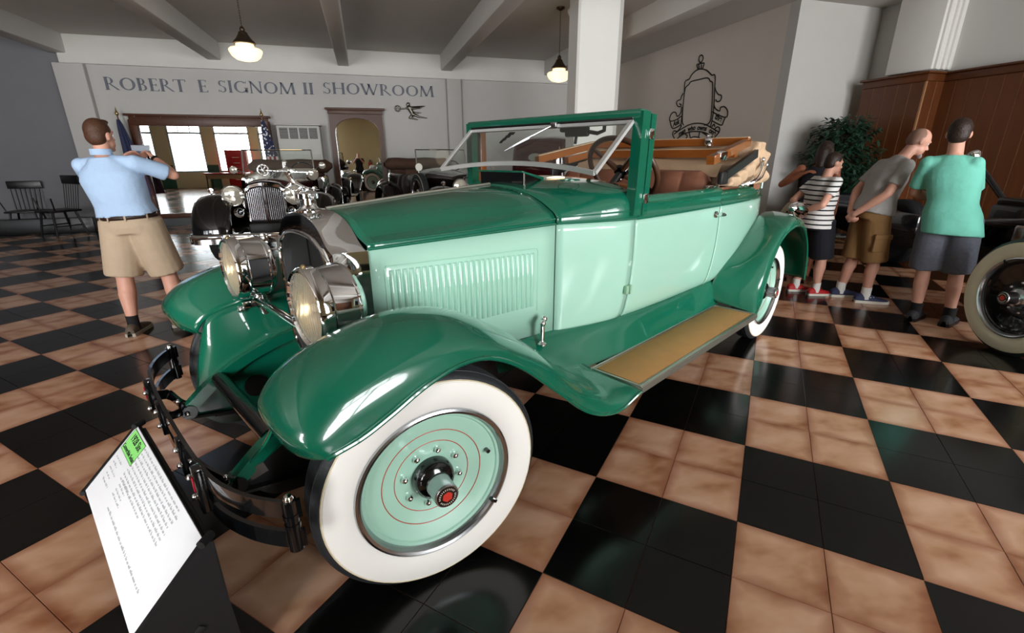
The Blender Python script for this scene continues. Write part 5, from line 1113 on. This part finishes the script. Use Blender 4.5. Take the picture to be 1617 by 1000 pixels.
for k in range(2): chobj('gear_lever', MB().tube([(1.55 + .16 * k, .62, .72), (1.6 + .16 * k, .60, 1.0)], .011, 8).sphere((1.6 + .16 * k, .60, 1.0), .024), M_chs, CH)
chobj('fuel_tank', MB().lathe([(.001, -.5), (.17, -.48), (.18, -.4), (.18, .4), (.17, .48), (.001, .5)], 24, Matrix.Translation((3.85, .71, .74)) @ Matrix.Rotation(PI / 2, 4, 'X')), mat('blue_black_tank', '171b24', .2, coat=.7), CH)
chobj('body_sill', MB().bbox((2.5, .30, .76), (1.9, .06, .2), .03), MATS['blue_black_tank'], CH)
chobj('fender_iron', MB().tube([(-.2, .22, .56), (-.15, -.05, .78), (-.1, -.06, .85)], .012, 8), M_chs, CH)
# ---- things behind the camera that the big mirror shows
t = thing('red_topped_table', 'long table with red top seen in the large mirror', 'table', (-6.2, -1.2, 0), .1)
obj('top', MB().bbox((0, 0, .74), (1.8, .7, .05), .01), M_red, t); obj('skirt', MB().bbox((0, 0, .60), (1.7, .6, .2), .01), mat('tan_box_board', 'a58d6a', .8), t)
for sx in (-1, 1):
    for sy in (-1, 1): obj('leg', MB().tube([(sx * .8, sy * .28, .7), (sx * .84, sy * .3, 0)], .025, 8), M_black, t)
t = thing('red_toolchest', 'red cabinet by the windows seen in the large mirror', 'cabinet', (-6.0, FRONT_Y + .5, 0), 0)
obj('body', MB().bbox((0, 0, .95), (.95, .5, 1.7), .02), M_red, t)
for k in range(5): d = obj('drawer', MB().bbox((0, .256, .4 + .26 * k), (.85, .02, .22), .008), M_red, t); obj('handle', MB().tube([(-.15, .28, .4 + .26 * k), (.15, .28, .4 + .26 * k)], .012, 8), M_chrome, d)
# ================================================================ PEOPLE
M_skin = mat('fair_skin', 'd09b86', .5, noise=.08, nscale=14); M_skin2 = mat('tanned_skin', 'a8674c', .5, noise=.08, nscale=14)
M_hair_br = mat('brown_hair', '4a2d1c', .55, noise=.3, nscale=60, bump=.3, bscale=90); M_hair_dk = mat('dark_brown_hair', '2a1b14', .5, noise=.3, nscale=60, bump=.3, bscale=90); M_hair_gr = mat('cropped_grey_hair', '8a6a5a', .7, noise=.2, nscale=80)
M_sole = mat('white_shoe_sole', 'dcd8cd', .6); M_sock_w = mat('white_sock', 'e6e4e0', .8, bump=.1); M_sock_b = mat('black_sock', '121214', .85)
M_eye = mat('eye_white', 'e8e4de', .3)
def V(*q): return Vector(q)
def rings(b, R, n=24, cap=True):
    rows = []
    for c, rx, ry, rt, fw in R: rows.append([c + rt * (rx * math.copysign(abs(math.cos(2 * PI * k / n)) ** .85, math.cos(2 * PI * k / n))) + fw * (ry * math.copysign(abs(math.sin(2 * PI * k / n)) ** .85, math.sin(2 * PI * k / n))) for k in range(n)])
    base = len(b.v); b.grid(rows, cv=True); m = len(rows)
    if cap: b.f.append(tuple(base + k for k in range(n))[::-1]); b.f.append(tuple(base + (m - 1) * n + k for k in range(n)))
def flat_tube(b, pts, rr, n=18): b.tube(pts, rr, n)
def hand(b, w, d, nrm, s, curl=.5, side=1):
    d = d.normalized(); nrm = (nrm - d * nrm.dot(d)).normalized(); lat = d.cross(nrm) * side
    p = w + d * .05 * s
    b.sphere(w + d * .045 * s, (.001, .001, .001), 6, 4)
    R = Matrix((lat, d, nrm)).transposed(); b.sphere(p, (.040 * s, .052 * s, .017 * s), 14, 10, R)
    for k, L_ in enumerate((.068, .078, .073, .058)):
        o = p + d * .04 * s + lat * ((-.028 + .0187 * k) * s); a = o
        for j, f in enumerate((.45, .32, .25)):
            an = curl * (j + 1) * .75; e = a + (d * math.cos(an) + nrm * math.sin(an)) * (L_ * f * s); b.cone(a, e, .0090 * s, .0078 * s, 8); a = e
    o = p - d * .02 * s - lat * .032 * s; m_ = o + (-lat * .7 + d * .6 + nrm * .4).normalized() * .035 * s; b.cone(o, m_, .011 * s, .010 * s, 8); b.cone(m_, m_ + (-lat * .2 + d * .9 + nrm * .45).normalized() * .03 * s, .0095 * s, .008 * s, 8)
def shoe(name, parent, ank, toe_dir, s, m, sole):
    d = V(toe_dir[0], toe_dir[1], 0).normalized(); lat = V(d.y, -d.x, 0)
    c = V(ank.x, ank.y, 0); rows = []; rs = []
    for t_, w, h_ in ((-.085, .012, .045), (-.08, .03, .075), (-.05, .037, .088), (0, .038, .095), (.05, .042, .075), (.10, .046, .058), (.15, .044, .046), (.18, .030, .036), (.192, .010, .026)):
        rows.append([c + d * t_ * s + lat * (w * s * math.cos(PI * k / 10)) + V(0, 0, (.022 + (h_ - .022) * math.sin(PI * k / 10) ** .7) * s) for k in range(11)])
        rs.append([c + d * t_ * s * 1.03 + lat * (sx * (w + .004) * s) + V(0, 0, zz * s) for sx, zz in ((-1, 0.001), (1, .001), (1, .026), (-1, .026))])
    o = obj(name, MB().grid(rows), m, parent, smooth=60); obj('sole', MB().grid(rs, cv=True), sole, o, smooth=60)
    return o
def person(label, loc, rz, s, J, skin, shirt, shirt_len=0., sleeve=.62, shorts=None, short_len=.42, short_w=1.0, hair=None, hair_kind='short', shoes=None, sole=None, sock=None, head_yaw=0., head_pitch=0., toes=None, female=False, tuck=False, extras=None, curl=.5, hand_n=None, body_w=1.0, tank=False, name='person', vox=.0085, long_pants=False):
    t = thing(name, label, 'person', loc, math.radians(rz))
    g = {k: Vector(v) for k, v in J.items()}
    P, C, N, Hd = g['pelvis'], g['chest'], g['neck'], g['head']
    rt = (g['shR'] - g['shL']).normalized(); up = (C - P).normalized(); fw = up.cross(rt).normalized()
    up2 = (N - C).normalized(); fw2 = up2.cross(rt).normalized(); sk = s * body_w
    def lev(f):      # spine position, 0 pelvis .. 1 chest .. 2 neck
        return P.lerp(C, f) if f <= 1 else C.lerp(N, f - 1)
    def torso(b, k, lo=-.12, grow=0.):
        R = [(lev(lo), .165 * sk + k + grow, .115 * sk + k + grow, rt, fw), (lev(.15), .165 * sk + k + grow * .6, .12 * sk + k + grow * .6, rt, fw), (lev(.45), .155 * sk + k, .115 * sk + k, rt, fw), (lev(.8), .165 * sk + k, .12 * sk + k, rt, fw), (lev(1.15), .175 * sk + k, .118 * sk + k, rt, fw2), (lev(1.45), .158 * sk + k * .8, .10 * sk + k * .8, rt, fw2), (lev(1.72), .105 * sk + k * .6, .075 * sk + k * .6, rt, fw2), (lev(1.95), .065 * sk + k * .3, .06 * sk + k * .3, rt, fw2)]
        rings(b, R)
    # --- body, one continuous skin
    b = MB(); torso(b, 0, -.25)
    hq = Matrix.Rotation(head_yaw, 3, 'Z') @ Matrix.Rotation(head_pitch, 3, 'X'); hx = lambda x, y, z: Hd + hq @ V(x * s, y * s, z * s)
    b.cone(N - up2 * .05 * s, hx(0, -.015, -.05), .056 * s, .054 * s)
    b.sphere(hx(0, -.01, .025), (.074 * s, .094 * s, .098 * s), 22, 16, hq); b.sphere(hx(0, .035, -.05), (.056 * s, .062 * s, .058 * s), 16, 12, hq)
    b.cone(hx(0, .084, .012), hx(0, .108, -.022), .009 * s, .015 * s, 8); b.sphere(hx(0, .078, .035), (.05 * s, .016 * s, .012 * s), 10, 8, hq); b.sphere(hx(0, .088, -.062), (.024 * s, .014 * s, .011 * s), 10, 8, hq); b.sphere(hx(0, .08, -.098), (.022 * s, .018 * s, .016 * s), 10, 8, hq)
    for q in (-1, 1): b.sphere(hx(q * .076, -.012, .0), (.011 * s, .020 * s, .032 * s), 10, 8, hq)
    for q in ('L', 'R'):
        sg = 1 if q == 'R' else -1; S_, E_, W_ = g['sh' + q], g['el' + q], g['wr' + q]
        b.sphere(S_, .056 * s, 12, 8); b.cone(S_, E_, .050 * s, .040 * s); b.cone(E_, E_.lerp(W_, .3), .040 * s, .043 * s); b.cone(E_.lerp(W_, .3), W_, .043 * s, .027 * s)
        hn = Vector(hand_n[q]) if hand_n else (P - W_); hand(b, W_, (g['ha' + q] - W_) if 'ha' + q in g else (W_ - E_), hn, s, curl, sg)
        hp_, K_, A_ = g['hip' + q], g['kn' + q], g['an' + q]
        b.cone(hp_, K_, .082 * sk, .057 * sk); b.cone(K_, K_.lerp(A_, .35), .055 * sk, .058 * sk); b.cone(K_.lerp(A_, .35) - fw * .008 * s, A_, .057 * sk, .036 * s); b.cone(A_, A_ + V(0, 0, -.03 * s), .038 * s, .036 * s)
    body = robj('body', b, vox * s, skin, t, 5)
    for q in (-1, 1): obj('eye', MB().sphere(hx(q * .030, .069, .012), .0105 * s, 8, 6), M_eye, t)
    # --- shirt
    b = MB(); torso(b, .020 * s, shirt_len, (.012 if tuck else .034) * s)
    if not tank:
        for q in ('L', 'R'):
            S_, E_ = g['sh' + q], g['el' + q]; m_ = S_.lerp(E_, sleeve); b.sphere(S_, .060 * s, 14, 10); b.tube([S_.lerp(lev(1.45), .3), S_, S_.lerp(E_, sleeve * .5), m_], [.060 * s, .062 * s, .065 * s, .070 * s], 16)
        [b.cone(g[q], lev(1.8), .052 * s, .05 * s) for q in ('shL', 'shR')]
    robj('shirt', b, .011 * s, shirt, t, 4)
    # --- shorts or trousers
    b = MB(); k = .017 * s
    rings(b, [(lev(-.30), .160 * sk + k, .118 * sk + k, rt, fw), (lev(-.1), .172 * sk + k, .128 * sk + k, rt, fw), (lev(.13), .160 * sk + k * (.6 if tuck else .4), .116 * sk + k * .6, rt, fw)])
    for q in ('L', 'R'):
        hp_, K_, A_ = g['hip' + q], g['kn' + q], g['an' + q]
        if long_pants: b.tube([hp_ + V(0, 0, .04 * s), K_, A_ + V(0, 0, .0)], [.10 * sk, .075 * sk, .065 * sk], 16)
        else:
            e = K_ + (hp_ - K_) * ((short_len - K_.z) / max(.05, hp_.z - K_.z)) if short_len > K_.z else K_ + (A_ - K_) * ((K_.z - short_len) / max(.05, K_.z - A_.z))
            b.tube([hp_ + V(0, 0, .05 * s), hp_.lerp(e, .4), e], [.100 * sk * short_w, .104 * sk * short_w, .103 * sk * short_w], 18)
    sh = robj('trousers' if long_pants else 'shorts', b, .011 * s, shorts, t, 4)
    # --- hair
    if hair:
        b = MB()
        if hair_kind == 'short': b.sphere(hx(0, -.02, .042), (.080 * s, .092 * s, .092 * s), 22, 16, hq); b.sphere(hx(0, -.045, .0), (.075 * s, .062 * s, .075 * s), 18, 12, hq); b.sphere(hx(0, .04, .105), (.05 * s, .035 * s, .022 * s), 12, 8, hq)
        elif hair_kind == 'cropped': b.sphere(hx(0, -.03, .03), (.077 * s, .080 * s, .088 * s), 22, 16, hq); b.sphere(hx(0, -.05, .0), (.073 * s, .055 * s, .065 * s), 18, 12, hq)
        else:
            b.sphere(hx(0, -.02, .04), (.084 * s, .098 * s, .096 * s), 22, 16, hq); b.cone(hx(0, -.07, .0), hx(0, -.085, -.17), .07 * s, .05 * s)
            for q in (-1, 1): b.cone(hx(q * .06, -.02, .02), hx(q * .065, -.05, -.14), .035 * s, .03 * s)
        robj('hair', b, .008 * s, hair, t, 4)
    for q in ('L', 'R'):
        A_ = g['an' + q]; td = (toes or {}).get(q, (fw.x, fw.y))
        if sock: obj('sock', MB().tube([A_ + V(0, 0, .075 * s), A_ + V(0, 0, .02 * s), A_ + V(0, 0, -.05 * s)], [.045 * s, .044 * s, .046 * s], 16), sock, t)
        if shoes: shoe('shoe', t, A_, td, s * 1.14, shoes, sole or M_sole)
    return t, hx, g
def std(s, **o):
    J = dict(pelvis=(0, 0, .94), chest=(0, 0, 1.24), neck=(0, -.02, 1.46), head=(0, .02, 1.60), shL=(-.185, -.01, 1.405), shR=(.185, -.01, 1.405), elL=(-.24, -.03, 1.13), elR=(.24, -.03, 1.13), wrL=(-.25, .04, .89), wrR=(.25, .04, .89), hipL=(-.09, 0, .90), hipR=(.09, 0, .90), knL=(-.10, .02, .49), knR=(.10, .02, .49), anL=(-.10, -.02, .09), anR=(.10, -.02, .09))
    J = {k: tuple(v * s for v in q) for k, q in J.items()}; J.update(o); return J
# man in light blue shirt taking a photograph
M_blue = mat('light_blue_oxford_shirt', 'a9c3e2', .8, noise=.05, nscale=20, bump=1.0, bscale=6); M_khaki = mat('khaki_shorts', 'b5a189', .85, noise=.07, nscale=18, bump=.3, bscale=10)
M_belt = mat('dark_brown_belt', '2a1914', .45); M_trainer = mat('brown_trainers', '55483c', .7, noise=.2)
J = std(1.0, pelvis=(-.02, 0, .95), chest=(-.055, -.02, 1.25), neck=(-.08, -.035, 1.46), head=(-.075, .0, 1.60), shL=(-.265, -.01, 1.385), shR=(.115, .0, 1.405), elL=(-.34, .20, 1.24), elR=(.29, .19, 1.30), wrL=(-.17, .34, 1.43), haL=(-.11, .40, 1.485), wrR=(.085, .34, 1.44), haR=(.02, .40, 1.485), hipL=(-.115, 0, .90), hipR=(.075, 0, .90), knL=(-.165, -.03, .48), knR=(.12, .08, .48), anL=(-.14, -.12, .09), anR=(.16, .06, .09))
t, hx, g = person('man in light blue shirt and khaki shorts photographing with a phone', (-1.87, 4.65, 0), -9, 1.0, J, M_skin, M_blue, shirt_len=.19, sleeve=.80, shorts=M_khaki, short_len=.50, short_w=1.18, hair=M_hair_br, hair_kind='short', shoes=M_trainer, sole=mat('grey_sole', 'a09a8c', .7), sock=M_sock_b, head_yaw=-.2, toes={'L': (-.1, 1), 'R': (.75, .7)}, tuck=True, body_w=1.12, curl=.8, hand_n={'L': (1, .2, -.3), 'R': (-1, .2, -.3)})
P, C = g['pelvis'], g['chest']; b = MB()
rr = [(P.lerp(C, .06), .200, .150), (P.lerp(C, .175), .195, .146)]; rt = Vector((1, 0, .05)).normalized(); fw = Vector((0, 1, 0))
b.grid([[c + rt * (a * math.cos(k * PI / 16)) + fw * (d * math.sin(k * PI / 16)) for k in range(32)] for c, a, d in rr], cv=True)
obj('belt', b, M_belt, t, solid=-.006)
for a in (-2.6, -1.95, -1.3, -.5): c = P.lerp(C, .115); q = c + rt * (.203 * math.cos(a)) + fw * (.153 * math.sin(a)); obj('belt_loop', MB().bbox(q, (.014, .008, .055), .003, Matrix.Rotation(a + PI / 2, 3, 'Z')), M_khaki, t)
obj('collar', MB().tube([(-.08 + .063 * math.cos(k * PI / 12), -.035 + .062 * math.sin(k * PI / 12), 1.485) for k in range(24)], 1, flat=(.008, .022), closed=True), M_blue, t)
wv = (g['elR'] - g['wrR']).normalized(); obj('wristwatch', MB().tube([g['wrR'] + wv * .02, g['wrR'] + wv * .045], .034, 14), M_black, t)
for q, m_ in (((0, -.1, .08), mat('bald_patch_skin', 'c98f78', .5)),): obj('bald_patch', MB().sphere(hx(0, -.071, .090), (.026, .024, .008), 14, 8, Matrix.Rotation(.785, 3, 'X')), m_, t)
ph = thing('smartphone', 'smartphone held up in both hands by the man in the blue shirt', 'phone', (-1.87, 4.65, 0), math.radians(-9))
pc_ = V(-.045, .425, 1.508)
obj('case', MB().bbox(pc_, (.155, .010, .078), .006), mat('silver_phone_case', 'a8abb0', .35, metal=.5), ph); obj('screen', MB().box(pc_ - V(0, .0056, 0), (.14, .001, .068)), mat('phone_screen', '2c3138', .1, emit='58616e', estr=.6, noise=.6, nscale=60), ph)
# youth in teal T-shirt seen from behind
M_teal = mat('teal_t_shirt', '6fbfac', .8, noise=.06, nscale=25, bump=.9, bscale=6); M_hshort = mat('heathered_grey_shorts', '5a5d68', .85, noise=.35, nscale=50, bump=.2, bscale=12)
J = std(1.0, pelvis=(-.07, .0, .92), chest=(-.13, .02, 1.23), neck=(-.175, .03, 1.45), head=(-.18, .07, 1.60), shL=(-.325, .01, 1.375), shR=(-.025, .01, 1.37), elL=(-.36, .10, 1.12), elR=(.02, .12, 1.11), wrL=(-.24, .27, 1.06), wrR=(-.05, .30, 1.04), hipL=(-.165, 0, .88), hipR=(.025, 0, .88), knL=(-.155, .03, .47), knR=(.065, .03, .47), anL=(-.13, -.03, .09), anR=(.10, -.02, .09))
person('young man in teal T-shirt and grey shorts with his back turned', (4.82, 2.72, 0), -60, 1.0, J, M_skin, M_teal, shirt_len=-.42, sleeve=.80, shorts=M_hshort, short_len=.47, short_w=1.16, hair=M_hair_dk, shoes=mat('dark_grey_trainers', '2c2c30', .7), sole=M_black, sock=M_sock_b, toes={'L': (.2, 1), 'R': (.2, 1)}, body_w=.96)
# man in grey T-shirt, hands clasped behind his back
M_grey = mat('grey_t_shirt', 'a3a19f', .85, noise=.06, nscale=25, bump=.9, bscale=6); M_cargo = mat('brown_cargo_shorts', '8d6b43', .85, noise=.12, nscale=14, bump=.3, bscale=10); M_navy_tr = mat('navy_trainers', '2b3355', .7, noise=.2)
J = std(.98, pelvis=(0, -.09, .92), chest=(0, -.03, 1.22), neck=(0, .07, 1.43), head=(.0, .17, 1.555), shL=(-.175, .01, 1.35), shR=(.175, .01, 1.35), elL=(-.22, -.15, 1.10), elR=(.22, -.13, 1.10), wrL=(-.05, -.27, .90), wrR=(.06, -.29, .89), haL=(.03, -.29, .83), haR=(-.03, -.31, .82), hipL=(-.09, -.09, .88), hipR=(.09, -.09, .88), knL=(-.09, -.10, .47), knR=(.10, -.02, .47), anL=(-.10, -.16, .09), anR=(.11, -.03, .09))
t, hx, g = person('man in grey T-shirt and cargo shorts leaning forward with hands clasped behind him', (4.88, 3.44, 0), -112, .98, J, M_skin, M_grey, shirt_len=-.08, sleeve=.72, shorts=M_cargo, short_len=.43, short_w=1.12, hair=M_hair_gr, hair_kind='cropped', shoes=M_navy_tr, sock=M_sock_w, head_yaw=-.1, head_pitch=-.45, toes={'L': (0, 1), 'R': (.15, 1)}, curl=1.0)
obj('goatee', MB().sphere(hx(0, .085, -.098), (.03, .022, .028), 12, 8), mat('grey_beard', '8d857f', .8, bump=.3, bscale=90), t)
obj('cargo_pocket', MB().bbox((.20, -.06, .62), (.03, .15, .16), .012).bbox((.207, -.06, .69), (.03, .16, .05), .01), M_cargo, t)
for k in range(3): obj('shoe_stripe', MB().box((.152 , -.02 + .028 * k + .0, .05), (.006, .010, .045), Matrix.Rotation(.5, 3, 'X')), M_sock_w, t)
# boy in a striped T-shirt
def striped(name, a, c, freq):
    m = mat(name, a, .85); nt = m.node_tree; p = nt.nodes['Principled BSDF']; tc = nt.nodes.new('ShaderNodeTexCoord'); sp = nt.nodes.new('ShaderNodeSeparateXYZ'); nt.links.new(tc.outputs['Object'], sp.inputs[0])
    mu = nt.nodes.new('ShaderNodeMath'); mu.operation = 'MULTIPLY'; mu.inputs[1].default_value = freq; nt.links.new(sp.outputs[2], mu.inputs[0]); fr = nt.nodes.new('ShaderNodeMath'); fr.operation = 'FRACT'; nt.links.new(mu.outputs[0], fr.inputs[0])
    lt = nt.nodes.new('ShaderNodeMath'); lt.operation = 'LESS_THAN'; lt.inputs[1].default_value = .3; nt.links.new(fr.outputs[0], lt.inputs[0]); mx = nt.nodes.new('ShaderNodeMix'); mx.data_type = 'RGBA'; mx.inputs['A'].default_value = lin(a); mx.inputs['B'].default_value = lin(c); nt.links.new(lt.outputs[0], mx.inputs['Factor']); nt.links.new(mx.outputs['Result'], p.inputs['Base Color']); return m
s = .85
J = std(s, pelvis=(0, -.04, .78), chest=(0, -.03, 1.04), neck=(0, -.02, 1.235), head=(.0, .03, 1.36), elL=(-.22, -.18, .98), elR=(.23, -.16, .97), wrL=(-.06, -.22, .90), wrR=(.05, -.24, .90), knL=(-.09, .0, .41), knR=(.09, .05, .41), anL=(-.09, -.05, .08), anR=(.09, .06, .08))
person('boy in black and white striped T-shirt and red trainers beside the green car', (4.53, 3.81, 0), -105, s, J, M_skin, striped('striped_jersey', 'e4e2e0', '1b1b22', 21), shirt_len=-.22, sleeve=.6, shorts=mat('navy_shorts', '12141d', .85, bump=.2), short_len=.41, short_w=1.15, hair=M_hair_dk, shoes=mat('red_trainers', 'b3161c', .6, noise=.15), sock=M_sock_w, head_pitch=-.2, toes={'L': (.1, 1), 'R': (.0, 1)}, body_w=1.08)
# woman behind the boy
s = .92
J = std(s, elL=(-.33, -.07, 1.12), wrL=(-.13, -.13, 1.24), haL=(-.06, -.14, 1.27), head=(.02, .07, 1.47), knL=(-.09, .02, .45), knR=(.09, .02, .45))
t, hx, g = person('dark-haired woman in a dark sleeveless top half hidden behind the striped boy', (4.90, 4.26, 0), -62, s, J, M_skin2, mat('dark_navy_top', '16141f', .8), shirt_len=-.2, shorts=mat('dark_trousers', '17181c', .85), long_pants=False, short_len=.52, hair=M_hair_dk, hair_kind='long', shoes=mat('woven_brown_sandals', '5a2f22', .7, noise=.4, nscale=60), sole=mat('sandal_sole', '6a4a36', .8), head_pitch=-.25, tank=True, female=True, body_w=.98)
obj('bag_strap', MB().tube([(.15, .04, 1.33), (.13, .13, 1.15), (.05, .16, .95)], 1, flat=(.02, .004)), M_black, t)
# photographer, seen in the arched mirror
s = .95
J = std(s, elL=(-.25, .12, 1.16), elR=(.25, .12, 1.16), wrL=(-.09, .20, 1.38), wrR=(.09, .20, 1.38), haL=(-.06, .22, 1.43), haR=(.06, .22, 1.43))
person('man in dark clothes taking a photograph, reflected in the arched mirror', (-1.42, -1.0, 0), 2, s, J, M_skin, mat('black_t_shirt', '15161a', .85), shirt_len=-.2, sleeve=.7, shorts=mat('dark_jeans', '1c2230', .85), long_pants=True, hair=M_hair_gr, hair_kind='cropped', shoes=mat('black_shoes', '101012', .5), sole=M_black, vox=.012)
# ================================================================ INFORMATION STAND IN FRONT OF THE GREEN CAR
M_stand = mat('black_stained_board', '0c0d0f', .6, noise=.25, nscale=12, aniso_stretch=(3, 3, 14), bump=.05)
SX, SY, SA = -.80, 1.492, math.radians(30.2)
ST = thing('information_stand', 'low black sloping stand holding a white information card before the bumper', 'stand', (SX, SY, 0), SA)
# local: x towards the car, y towards the far side ; reading surface slopes up towards +x
sl, cw, chh = .764, .825, .267; CM = Matrix.Translation((0, 0, .38)) @ Matrix.Rotation(-sl, 4, 'Y')
for y in (-.418, .418):
    obj('side_panel', MB().prism([(-.085, 0), (.125, 0), (.108, .475), (.098, .478), (-.104, .288), (-.104, .275)], -.009, .009, Matrix.Translation((0, y, 0)) @ Matrix(((1, 0, 0, 0), (0, 0, -1, 0), (0, 1, 0, 0), (0, 0, 0, 1)))), M_stand, ST)
    obj('corner_roll', MB().tube([(.085, y - .013, .472), (.118, y + .013, .472)], .012, 10), M_stand, ST); obj('corner_roll', MB().tube([(-.108, y - .01, .282), (-.098, y + .01, .282)], .009, 10), M_stand, ST)
obj('back_board', MB().bbox((.112, 0, .235), (.012, .83, .44), .004), M_stand, ST)
obj('top_board', MB().bbox((0, 0, -.008), (chh, .83, .008), .003), M_stand, ST, M=CM)
obj('foot', MB().bbox((.02, 0, .012), (.21, .80, .024), .004), M_stand, ST)
obj('rib', MB().bbox((.01, -.429, .19), (.09, .006, .022), .002, Matrix.Rotation(-.75, 3, 'Y')), M_stand, ST)
M_card = mat('white_card', 'f4f6fb', .55, noise=.01); M_green_card = mat('light_green_label', '8ce07a', .6); M_txt = mat('printed_text', 'aeb1b4', .7); M_txt2 = mat('black_print', '16181a', .6)
CARD = thing('information_card', 'white printed card with green heading lying on the black stand', 'card', (SX, SY, 0), SA)
obj('sheet', MB().bbox((0, 0, 0), (chh, cw, .004), .0015), M_card, CARD, M=CM)
LU, LV = cw / 2 - .015 - .085, chh / 2 - .048
obj('heading_label', MB().box((LV, LU, .0026), (.078, .165, .0012)), M_green_card, CARD, M=CM)
obj('label_border', MB().tube([(LV + a * .039, LU + b_ * .0825, .0032) for a, b_ in ((-1, -1), (1, -1), (1, 1), (-1, 1))], .0008, 4, closed=True), M_txt2, CARD, M=CM)
def card_text(s_, u, v, size, m):
    me = text_mesh(s_, size); me.materials.append(m)
    me.transform(Matrix(((0, 1, 0, v), (-1, 0, 0, u), (0, 0, .15, .0035), (0, 0, 0, 1)))); obj('printed_heading', me, None, CARD, M=CM)
card_text('1928 Six', LU, LV + .006, .036, M_txt2); card_text('Convertible Sedan', LU, LV - .030, .0215, M_txt2)
rnd = random.Random(2)
def word_line(u0, u1, v, hgt, m, name='printed_line'):       # fine print too small to read: words as short strokes
    b = MB(); u = u0
    while u < u1:
        w = min(rnd.uniform(.008, .03), u1 - u); n = max(1, int(w / .0042))
        for k in range(n):
            hh = hgt * rnd.choice((.55, .6, .6, .95)); b.box((v + hh / 2 - hgt / 2, cw / 2 - (u + (k + .5) * w / n), .0024), (hh, w / n * .55, .0008))
        u += w + .006
    obj(name, b, m, CARD, smooth=0, M=CM)
for k in range(8): word_line(.175, .66 - (.20 if k == 7 else rnd.uniform(0, .02)), .118 - .0165 * k, .0085, M_txt)
for k in range(5): word_line(.03 + .006 * k, .03 + .006 * k + rnd.uniform(.06, .11), .022 - .019 * k, .0075, M_txt)
for k in range(4): word_line(.20, .20 + rnd.uniform(.07, .13), .005 - .016 * k, .007, M_txt)
word_line(.24, .72, -.075, .008, M_txt)
